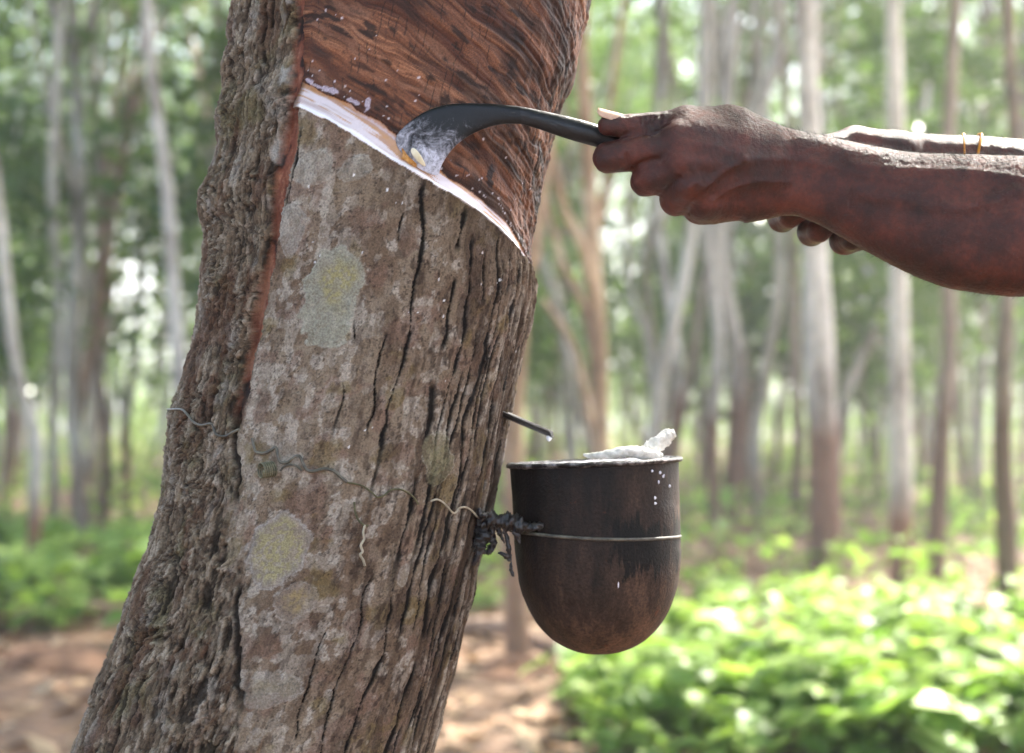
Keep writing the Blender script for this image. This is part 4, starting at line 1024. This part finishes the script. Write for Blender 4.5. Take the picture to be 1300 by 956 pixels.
# ------------------------------------------------------------------ broadleaf plants
def plant_mesh(name, nst, hgt, size, seed):
    r_ = np.random.default_rng(seed); V = []; Fc = []
    for s_ in range(nst):
        b = np.array([r_.normal(0, .06), r_.normal(0, .06), 0]); a0 = r_.uniform(0, 2*PI); h = hgt*r_.uniform(.55, 1)
        tip = b+np.array([math.cos(a0)*h*.3, math.sin(a0)*h*.3, h])
        v, f = tube([b, (b+tip)/2+[0, 0, .02], tip], [.004, .003, .002], 5); k = len(V); V += list(v); Fc += [tuple(i+k for i in q) for q in f]
        for j in range(r_.integers(3, 6)):
            t = r_.uniform(.45, 1.0); c = b+(tip-b)*t; a = r_.uniform(0, 2*PI); d = np.array([math.cos(a), math.sin(a), r_.normal(-.05, .35)]); d /= np.linalg.norm(d)
            sd = np.cross(d, [r_.normal(0, .3), r_.normal(0, .3), 1]); sd /= np.linalg.norm(sd); nn = np.cross(sd, d); Lf = size*r_.uniform(.6, 1.25); w = Lf*.36; c = c+d*.02
            k = len(V)
            for (t_, ww, dr) in ((0, 0, 0), (.25, .85, .02), (.55, 1, 0), (.82, .55, -.05), (1, 0, -.14)):
                m_ = c+d*Lf*t_+nn*Lf*dr
                if ww == 0: V.append(m_)
                else: V += [m_+sd*w*ww+nn*w*.25*ww, m_, m_-sd*w*ww+nn*w*.25*ww]
            Fc += [(k, k+2, k+1), (k, k+3, k+2), (k+1, k+2, k+5, k+4), (k+2, k+3, k+6, k+5), (k+4, k+5, k+8, k+7), (k+5, k+6, k+9, k+8), (k+7, k+8, k+10), (k+8, k+9, k+10)]
    me = mesh_np(name, V, Fc); me.materials.append(M_leafG); return me
PM = [plant_mesh('leafy_plant', 7, .34, .13, 1), plant_mesh('leafy_plant', 9, .26, .11, 2), plant_mesh('leafy_plant', 6, .42, .15, 3), plant_mesh('leafy_plant', 10, .22, .10, 4), plant_mesh('leafy_plant', 8, .30, .16, 5)]
r2 = np.random.default_rng(21); cnt = 0
while cnt < 230:
    px = r2.uniform(560, 1420); py = r2.uniform(776+max(0, px-900)*.06, 985)
    if px < 760 and py > 800-(px-600)*-.25: continue
    if px < 640 and py > 790: continue
    g = gpt(px, py)
    if r2.uniform() > (230/(py-HOR))**1.2: continue
    o = bpy.data.objects.new('leafy_plant', PM[r2.integers(0, 5)]); COL.objects.link(o); o.location = g-np.array([0, 0, .01]); s_ = r2.uniform(.6, .95)*(.6+.4*min(1, (py-760)/110)); o.scale = (s_, s_, s_); o.rotation_euler = (0, 0, r2.uniform(0, 6.28))
    tag(o, 'low broad-leaved green plant in the bright undergrowth right of the trunk', 'plant', 'leafy plants right of the trunk'); cnt += 1
cnt = 0
while cnt < 60:
    px = r2.uniform(-80, 260); py = r2.uniform(690, 790) if cnt > 6 else r2.uniform(790, 830)
    g = gpt(px, py)
    o = bpy.data.objects.new('leafy_plant', PM[r2.integers(0, 5)]); COL.objects.link(o); o.location = g-np.array([0, 0, .01]); s_ = r2.uniform(.7, 1.2); o.scale = (s_, s_, s_); o.rotation_euler = (0, 0, r2.uniform(0, 6.28))
    tag(o, 'low broad-leaved green plant in the patch left of the trunk', 'plant', 'leafy plants left of the trunk'); cnt += 1
# low cover further back: nobody could count it
n = 8000; x = rng.uniform(-22, 26, n); y = rng.uniform(7.6, 60, n); z = gz(x, y)*.9
keep = fbm(x*.25, y*.25, 0*x, 3, 610) > .38; cc = np.stack([x, y, z+rng.uniform(.03, .22, n)+np.clip(y-24, 0, 40)/40*rng.uniform(0, 3.2, n)], 1)[keep]
Vg, Fg = leaves(cc, .16, 7, (.22, .22, .12)); tag(link('ground_cover', mesh_np('ground_cover', Vg, Fg, False), M_leafG), kind='stuff')

# ================================================================== FOREST
def trunk_mat(name, pale1, pale2, dark, brown, hb, bfade=.12):
    m, nt, b, o = newmat(name)
    n1 = noise(nt, 2.6, 6, .65, mapscale=(1, 1, .45)); n2 = noise(nt, 14, 5, .6); tc = N(nt, 'ShaderNodeTexCoord')
    r = ramp(nt, n1.outputs[0], [(.34, dark), (.5, pale1), (.64, pale2)])
    r3 = ramp(nt, n2.outputs[0], [(.3, (.7, .7, .7)), (.6, (1.05, 1.05, 1.05))])
    sx = N(nt, 'ShaderNodeSeparateXYZ'); nt.links.new(tc.outputs['Object'], sx.inputs[0])
    a = N(nt, 'ShaderNodeMath', operation='MULTIPLY_ADD'); nt.links.new(n1.outputs[0], a.inputs[0]); a.inputs[1].default_value = -.5; nt.links.new(sx.outputs[2], a.inputs[2])
    mr = N(nt, 'ShaderNodeMapRange'); nt.links.new(a.outputs[0], mr.inputs[0]); mr.inputs[1].default_value = hb-.25-bfade; mr.inputs[2].default_value = hb-.25+bfade
    c = mix(nt, brown, r.outputs[0], mr.outputs[0]); c = mix(nt, c, r3.outputs[0], 1.0, 'MULTIPLY')
    nt.links.new(c, b.inputs['Base Color']); b.inputs['Roughness'].default_value = .85; bump(nt, b, n2.outputs[0], .01, .8)
    return m
MT = {'pale': trunk_mat('pale_bark', lin(178, 172, 164), lin(216, 212, 204), lin(122, 112, 102), lin(112, 84, 66), 1.05),
      'palehi': trunk_mat('pale_bark', lin(184, 178, 168), lin(220, 216, 208), lin(126, 116, 106), lin(116, 84, 64), .55),
      'brown': trunk_mat('brown_bark', lin(156, 128, 104), lin(214, 192, 168), lin(112, 86, 66), lin(134, 104, 82), .6),
      'dark': trunk_mat('dark_bark', lin(132, 118, 104), lin(172, 160, 144), lin(92, 78, 66), lin(96, 76, 60), 1.1),
      'grey': trunk_mat('grey_bark', lin(160, 154, 142), lin(208, 204, 194), lin(112, 104, 92), lin(132, 116, 98), .5)}
def trunk_tube(pts, r0, r1, n=14, seed=0):
    a = spline(pts, 7); V, Fc = tube(a, np.linspace(r0, r1, len(a)), n); V = np.array(V); c = np.repeat(a, n, 0)
    nz = fbm(V[:, 0]*5, V[:, 1]*5, V[:, 2]*2.5, 3, seed+700)-.5
    return list(c+(V-c)*(1+nz[:, None]*.5)), Fc
crowns = [crown_mesh('rubber_crown', 2.3, 2.4, 70, 24, .17, .26, M_leafF), crown_mesh('rubber_crown', 1.8, 2.8, 62, 24, .17, .26, M_leafF), crown_mesh('rubber_crown', 2.8, 2.0, 74, 24, .17, .28, M_leafF)]
smallc = [crown_mesh('sapling_crown', .75, 1.0, 46, 12, .15, .2, M_leafF), crown_mesh('sapling_crown', 1.0, .8, 52, 12, .16, .22, M_leafF), crown_mesh('sapling_crown', .6, 1.3, 44, 12, .15, .2, M_leafF)]
def named_tree(d, pts, r0, mat, label, forks=(), top=9.0, crown=None, r1=None):
    """pts: picture positions of the trunk at distance d, from the ground up; continued to a crown above"""
    Y = CAMY+d; W = [P(x, y, Y) for x, y in pts]
    base = W[0].copy(); gzv = float(gz(base[0], Y)); W[0][2] = min(W[0][2], gzv-.05) if abs(W[0][2]-gzv) < .3 else W[0][2]
    if W[0][2] > gzv: W.insert(0, np.array([W[0][0]+(W[0][0]-W[1][0])*.3, Y, gzv-.05]))
    lean = (W[-1]-W[-2]); lean = lean/max(lean[2], .2); up = W[-1][2]
    if top > up+.5: W.append(W[-1]+np.array([lean[0]*(top-up)*.6, rng.normal(0, .3), top-up]))
    root = empty('rubber_tree', (W[0][0], Y, gzv), label, 'tree')
    org = np.array([W[0][0], Y, gzv]); par = [trunk_tube([w-org for w in W], r0, r1 or r0*.55, seed=int(d*10))]
    link('trunk', mesh_np('trunk', *join(par)), MT[mat], root)
    for fk, fr in forks:
        v, f = trunk_tube([P(x, y, Y+dy)-org for (x, y, dy) in fk], fr, fr*.6, 10, int(fr*999)); link('limb', mesh_np('limb', v, f), MT[mat], root)
    if crown is not None:
        c = bpy.data.objects.new('crown', crowns[crown]); COL.objects.link(c); c.parent = root; c.location = Vector(tuple(W[-1]-org))
    return root
named_tree(11.2, [(1050, 728), (1046, 600), (1038, 400), (1030, 200), (1022, 0)], .108, 'pale', 'tall straight pale trunk with brown base, tallest and widest behind the hands', crown=0)
named_tree(10.4, [(1143, 745), (1143, 640), (1141, 400), (1138, 200), (1134, 0)], .072, 'palehi', 'straight pale trunk with short brown foot, second to the right from the cup', crown=1)
named_tree(8.6, [(768, 780), (764, 570), (760, 440), (752, 320), (746, 180), (738, 60), (742, -60)], .048, 'brown', 'crooked orange-brown trunk with pale patches rising just above the cup',
           forks=(([(758, 470, 0), (742, 392, .05), (712, 330, .1), (690, 240, .15)], .026), ([(756, 400, 0), (742, 320, -.1), (715, 260, -.15), (700, 190, -.2), (690, 90, -.25)], .026), ([(752, 300, 0), (770, 230, .1), (776, 120, .2), (800, -40, .3)], .022), ([(762, 600, 0), (742, 500, .1), (728, 440, .2), (690, 380, .25)], .02)), crown=2, top=7)
named_tree(13.5, [(236, 700), (232, 520), (224, 420), (214, 260), (198, 130), (186, 0)], .062, 'pale', 'pale trunk leaning slightly left, closest one left of the tapped tree', crown=0)
named_tree(9.4, [(40, 760), (44, 640), (46, 560), (24, 480), (10, 380), (2, 290), (-14, 180), (-40, 60)], .038, 'palehi', 'thin pale crooked sapling trunk bending at the left edge', crown=1, top=6)
named_tree(6.9, [(657, 850), (655, 700), (652, 560), (655, 460), (668, 330), (690, 200)], .05, 'brown', 'reddish-brown trunk half hidden directly behind the tapped tree above the spout', top=6, crown=1)
named_tree(7.6, [(1280, 830), (1278, 700), (1272, 560), (1276, 420), (1290, 260), (1286, 120), (1280, 0)], .045, 'dark', 'slender dark sapling trunk at the right edge', top=6, crown=2)
named_tree(9.9, [(1186, 756), (1190, 660), (1196, 560), (1206, 420), (1196, 240), (1210, 60)], .055, 'dark', 'dark brown trunk between the two pale ones and the right edge', top=8, crown=1)
named_tree(15, [(1010, 700), (1012, 560), (1008, 400), (1004, 200), (990, 20)], .05, 'dark', 'dark narrow trunk touching the left side of the widest pale trunk', crown=2)
named_tree(13, [(820, 710), (826, 600), (832, 520), (842, 460), (868, 360), (884, 250), (900, 120), (896, -30)], .055, 'grey', 'grey crooked trunk leaning right just right of the cup', crown=1,
           forks=(([(832, 520, 0), (824, 440, .1), (800, 360, .2), (796, 240, .2)], .035),))
named_tree(16, [(908, 690), (905, 560), (912, 430), (900, 330), (888, 200), (892, 40)], .06, 'pale', 'pale thin trunk midway between the cup and the widest pale trunk', crown=0)
named_tree(17, [(965, 700), (958, 560), (972, 470), (990, 340), (975, 180), (960, 20)], .065, 'grey', 'grey wavy trunk left of the widest pale trunk', crown=1)
named_tree(15, [(70, 690), (68, 540), (74, 400), (66, 230), (74, 60)], .055, 'grey', 'grey mottled upright trunk near the left edge', crown=2)
named_tree(17, [(130, 690), (134, 560), (124, 420), (130, 260), (118, 100), (124, -20)], .05, 'dark', 'dull dark upright trunk midway between left edge and tapped tree', crown=0)
named_tree(18, [(164, 690), (160, 540), (172, 440), (180, 330), (172, 180), (180, 20)], .05, 'pale', 'pale trunk kinked at mid height left of the leaning pale one', crown=1)
named_tree(19, [(1245, 700), (1240, 560), (1250, 420), (1238, 260), (1248, 60)], .06, 'grey', 'grey trunk just left of the slender sapling at right edge', crown=2)
thin = [crown_mesh('thin_crown', 2.2, 2.6, 34, 26, .18, .26, M_leafF), crown_mesh('thin_crown', 1.9, 2.4, 30, 26, .18, .24, M_leafF), crown_mesh('thin_crown', 2.6, 2.2, 38, 24, .18, .28, M_leafF)]
# rows of trees further back
tv = []
for i, mt in enumerate(['pale', 'grey', 'pale', 'grey', 'palehi', 'brown', 'dark', 'pale']):
    r_ = np.random.default_rng(40+i); x = 0; y = 0; pts = [[0, 0, -.1]]
    for k in range(1, 9): x += r_.normal(0, .22); y += r_.normal(0, .15); pts.append([x, y, k*1.15])
    par = [trunk_tube(pts, r_.uniform(.045, .078), .03, 10, i)]
    for k in range(r_.integers(1, 4)):
        j = r_.integers(2, 6); a = r_.uniform(0, 6.28); p0 = np.array(pts[j]); e = p0+np.array([math.cos(a)*1.3, math.sin(a)*1.0, r_.uniform(2, 3.6)]); par.append(trunk_tube([p0, (p0+e)/2+[math.cos(a)*.25, 0, -.2], e], .038, .016, 8, i+k))
    me = mesh_np('far_trunk', *join(par)); me.materials.append(MT[mt]); tv.append((me, pts[-1]))
r3 = np.random.default_rng(5); placed = []
tries = 0
while len(placed) < 235 and tries < 6000:
    tries += 1
    d = r3.uniform(15, 60); px = r3.uniform(-160, 1460)
    p = np.array([(px-650)*d/F, CAMY+d])
    if any(np.hypot(*(p-q)) < .95 for q in placed): continue
    if d < 22 and 560 < px < 700: continue
    placed.append(p); k = r3.integers(0, len(tv)); me, tpnt = tv[k]
    root = bpy.data.objects.new('rubber_tree', None); COL.objects.link(root); root.location = (p[0], p[1], float(gz(*p))*.8); root.rotation_euler = (r3.normal(0, .05), r3.normal(0, .10), r3.uniform(0, 6.28)); s_ = r3.uniform(.75, 1.2); root.scale = (s_, s_, s_*r3.uniform(.9, 1.2))
    t = bpy.data.objects.new('trunk', me); COL.objects.link(t); t.parent = root
    c = bpy.data.objects.new('crown', (crowns if d < 21 else thin)[r3.integers(0, 3)]); COL.objects.link(c); c.parent = root; c.location = (tpnt[0], tpnt[1], tpnt[2]-.6); c.rotation_euler = (0, 0, r3.uniform(0, 6.28))
    tag(root, 'slim rubber tree blurred among the back rows of the plantation', 'tree', 'rubber trees in the back rows')
st_me = []
for i in range(3):
    v, f = trunk_tube([[0, 0, -.05], [.05, .02, .8], [-.04, 0, 1.7], [.03, .03, 2.5]], .018, .008, 8, i); me = mesh_np('sapling_stem', v, f); me.materials.append(MT['grey']); st_me.append(me)
for i in range(110):
    d = r3.uniform(13, 48); px = r3.uniform(-160, 1460)
    if d < 18 and (620 < px < 1180): d += 9
    p = np.array([(px-650)*d/F, CAMY+d]); root = bpy.data.objects.new('sapling', None); COL.objects.link(root); root.location = (p[0], p[1], float(gz(*p))*.8); s_ = r3.uniform(.7, 1.7); root.scale = (s_, s_, s_)
    root.rotation_euler = (0, 0, r3.uniform(0, 6.28))
    t = bpy.data.objects.new('stem', st_me[i % 3]); COL.objects.link(t); t.parent = root
    c = bpy.data.objects.new('crown', smallc[r3.integers(0, 3)]); COL.objects.link(c); c.parent = root; c.location = (0, 0, 2.3)
    tag(root, 'slender leafy sapling blurred between the background trunks', 'sapling', 'saplings between the trunks')
# unseen trees added so their crowns keep the sun off trunk and arms
def shade_tree(x, y, label, k, h=1.0):
    me, tpnt = tv[k]; root = empty('rubber_tree', (x, y, 0), label, 'tree'); root.scale = (1, 1, h)
    t = bpy.data.objects.new('trunk', me); COL.objects.link(t); t.parent = root
    c = bpy.data.objects.new('crown', crowns[k % 3]); COL.objects.link(c); c.parent = root; c.location = (tpnt[0], tpnt[1], tpnt[2]-.6)
    if k == 1: c.data = hc; c.location = (4.1-x, 4.6-y, 8.3)  # dense crown set off its trunk to block the sun on the arms
shade_tree(4.6, 3.9, 'unseen rubber tree added at right behind the worker to shade the arms', 1)
shade_tree(3.4, 6.6, 'unseen rubber tree added beyond the right edge to shade the hands', 3, .95)
# the far wood, one mass
n = 5200; a = rng.uniform(math.radians(60), math.radians(120), n); R_ = rng.uniform(62, 90, n); zc = rng.uniform(0, 1, n)**1.1*21
cc = np.stack([R_*np.cos(a), R_*np.sin(a), zc], 1); keep = fbm(cc[:, 0]*.18, cc[:, 2]*.25, 0*zc, 3, 900)+.03*(7-zc) > .47
Vf, Ff = leaves(cc[keep], .55, 9, (1.0, 1.0, .7)); tag(link('far_forest', mesh_np('far_forest', Vf, Ff, False), M_far), kind='stuff')

# unseen plantation rows behind the photographer, added to block sky light
bt = [(-2.6, -3.2), (1.2, -3.8), (3.6, -1.6), (-4.8, -.6), (-1.0, -6.6), (3.0, -6.0), (-5.0, -5.0), (6.2, -3.8), (-3.2, 1.2)]
for i, (x, y) in enumerate(bt):
    me, tpnt = tv[i % 8]; root = empty('rubber_tree', (x, y, 0), 'unseen rubber tree of the rows behind the photographer, added to block sky light', 'tree', 'added unseen rubber trees behind the photographer')
    t = bpy.data.objects.new('trunk', me); COL.objects.link(t); t.parent = root
    c = bpy.data.objects.new('crown', hc); COL.objects.link(c); c.parent = root; c.location = (tpnt[0], tpnt[1], tpnt[2]-1.6)
# damp forest air
hz = bpy.data.meshes.new('haze'); import bmesh
bm = bmesh.new(); bmesh.ops.create_cube(bm, size=1)
for v in bm.verts: v.co = Vector((v.co.x*700, v.co.y*700+6, v.co.z*28+12.5))
bm.to_mesh(hz); bm.free(); hm = bpy.data.materials.new('haze'); hm.use_nodes = True; hm.node_tree.nodes.clear()
pv = hm.node_tree.nodes.new('ShaderNodeVolumePrincipled'); oo = hm.node_tree.nodes.new('ShaderNodeOutputMaterial'); hm.node_tree.links.new(pv.outputs[0], oo.inputs['Volume'])
pv.inputs['Color'].default_value = (.93, .97, 1, 1); pv.inputs['Density'].default_value = .0036; pv.inputs['Anisotropy'].default_value = .35
tag(link('haze', hz, hm), kind='stuff')

# ================================================================== LIGHT, SKY, CAMERA
sd = np.array([.40, .50, .78]); sd /= np.linalg.norm(sd)
el = math.asin(sd[2]); az = math.atan2(sd[0], sd[1])
sun = bpy.data.lights.new('sun', 'SUN'); sun.energy = 5.0; sun.angle = math.radians(.53); sun.color = (1, .95, .87)
so = bpy.data.objects.new('sun', sun); COL.objects.link(so); so.location = (8, 10, 20); so.rotation_euler = Vector(tuple(sd)).to_track_quat('Z', 'Y').to_euler()
w = bpy.data.worlds.new('World'); SC.world = w; w.use_nodes = True; nt = w.node_tree; nt.nodes.clear()
sk = nt.nodes.new('ShaderNodeTexSky'); sk.sky_type = 'NISHITA'; sk.sun_disc = False; sk.sun_elevation = el; sk.sun_rotation = az; sk.dust_density = 4.0; sk.air_density = 1.0; sk.ozone_density = 1.0
bg = nt.nodes.new('ShaderNodeBackground'); bg.inputs[1].default_value = .15; wo = nt.nodes.new('ShaderNodeOutputWorld')
nt.links.new(sk.outputs[0], bg.inputs[0]); nt.links.new(bg.outputs[0], wo.inputs[0])
cam = bpy.data.cameras.new('camera'); co = bpy.data.objects.new('camera', cam); COL.objects.link(co); SC.camera = co
co.location = (0, CAMY, CAMZ); co.rotation_euler = (PI/2, 0, 0)
cam.sensor_width = 36; cam.lens = F/1300*36; cam.shift_y = 62/1300; cam.clip_start = .05; cam.clip_end = 3000
cam.dof.use_dof = True; cam.dof.focus_distance = 1.375; cam.dof.aperture_fstop = 62/12.5; cam.dof.aperture_blades = 0
SC.view_settings.view_transform = 'Standard'; SC.view_settings.look = 'None'; SC.view_settings.gamma = 1; SC.view_settings.exposure = 2.6
SC.cycles.use_denoising = True; SC.cycles.max_bounces = 8; SC.cycles.diffuse_bounces = 4; SC.cycles.transmission_bounces = 4; SC.cycles.sample_clamp_indirect = 6
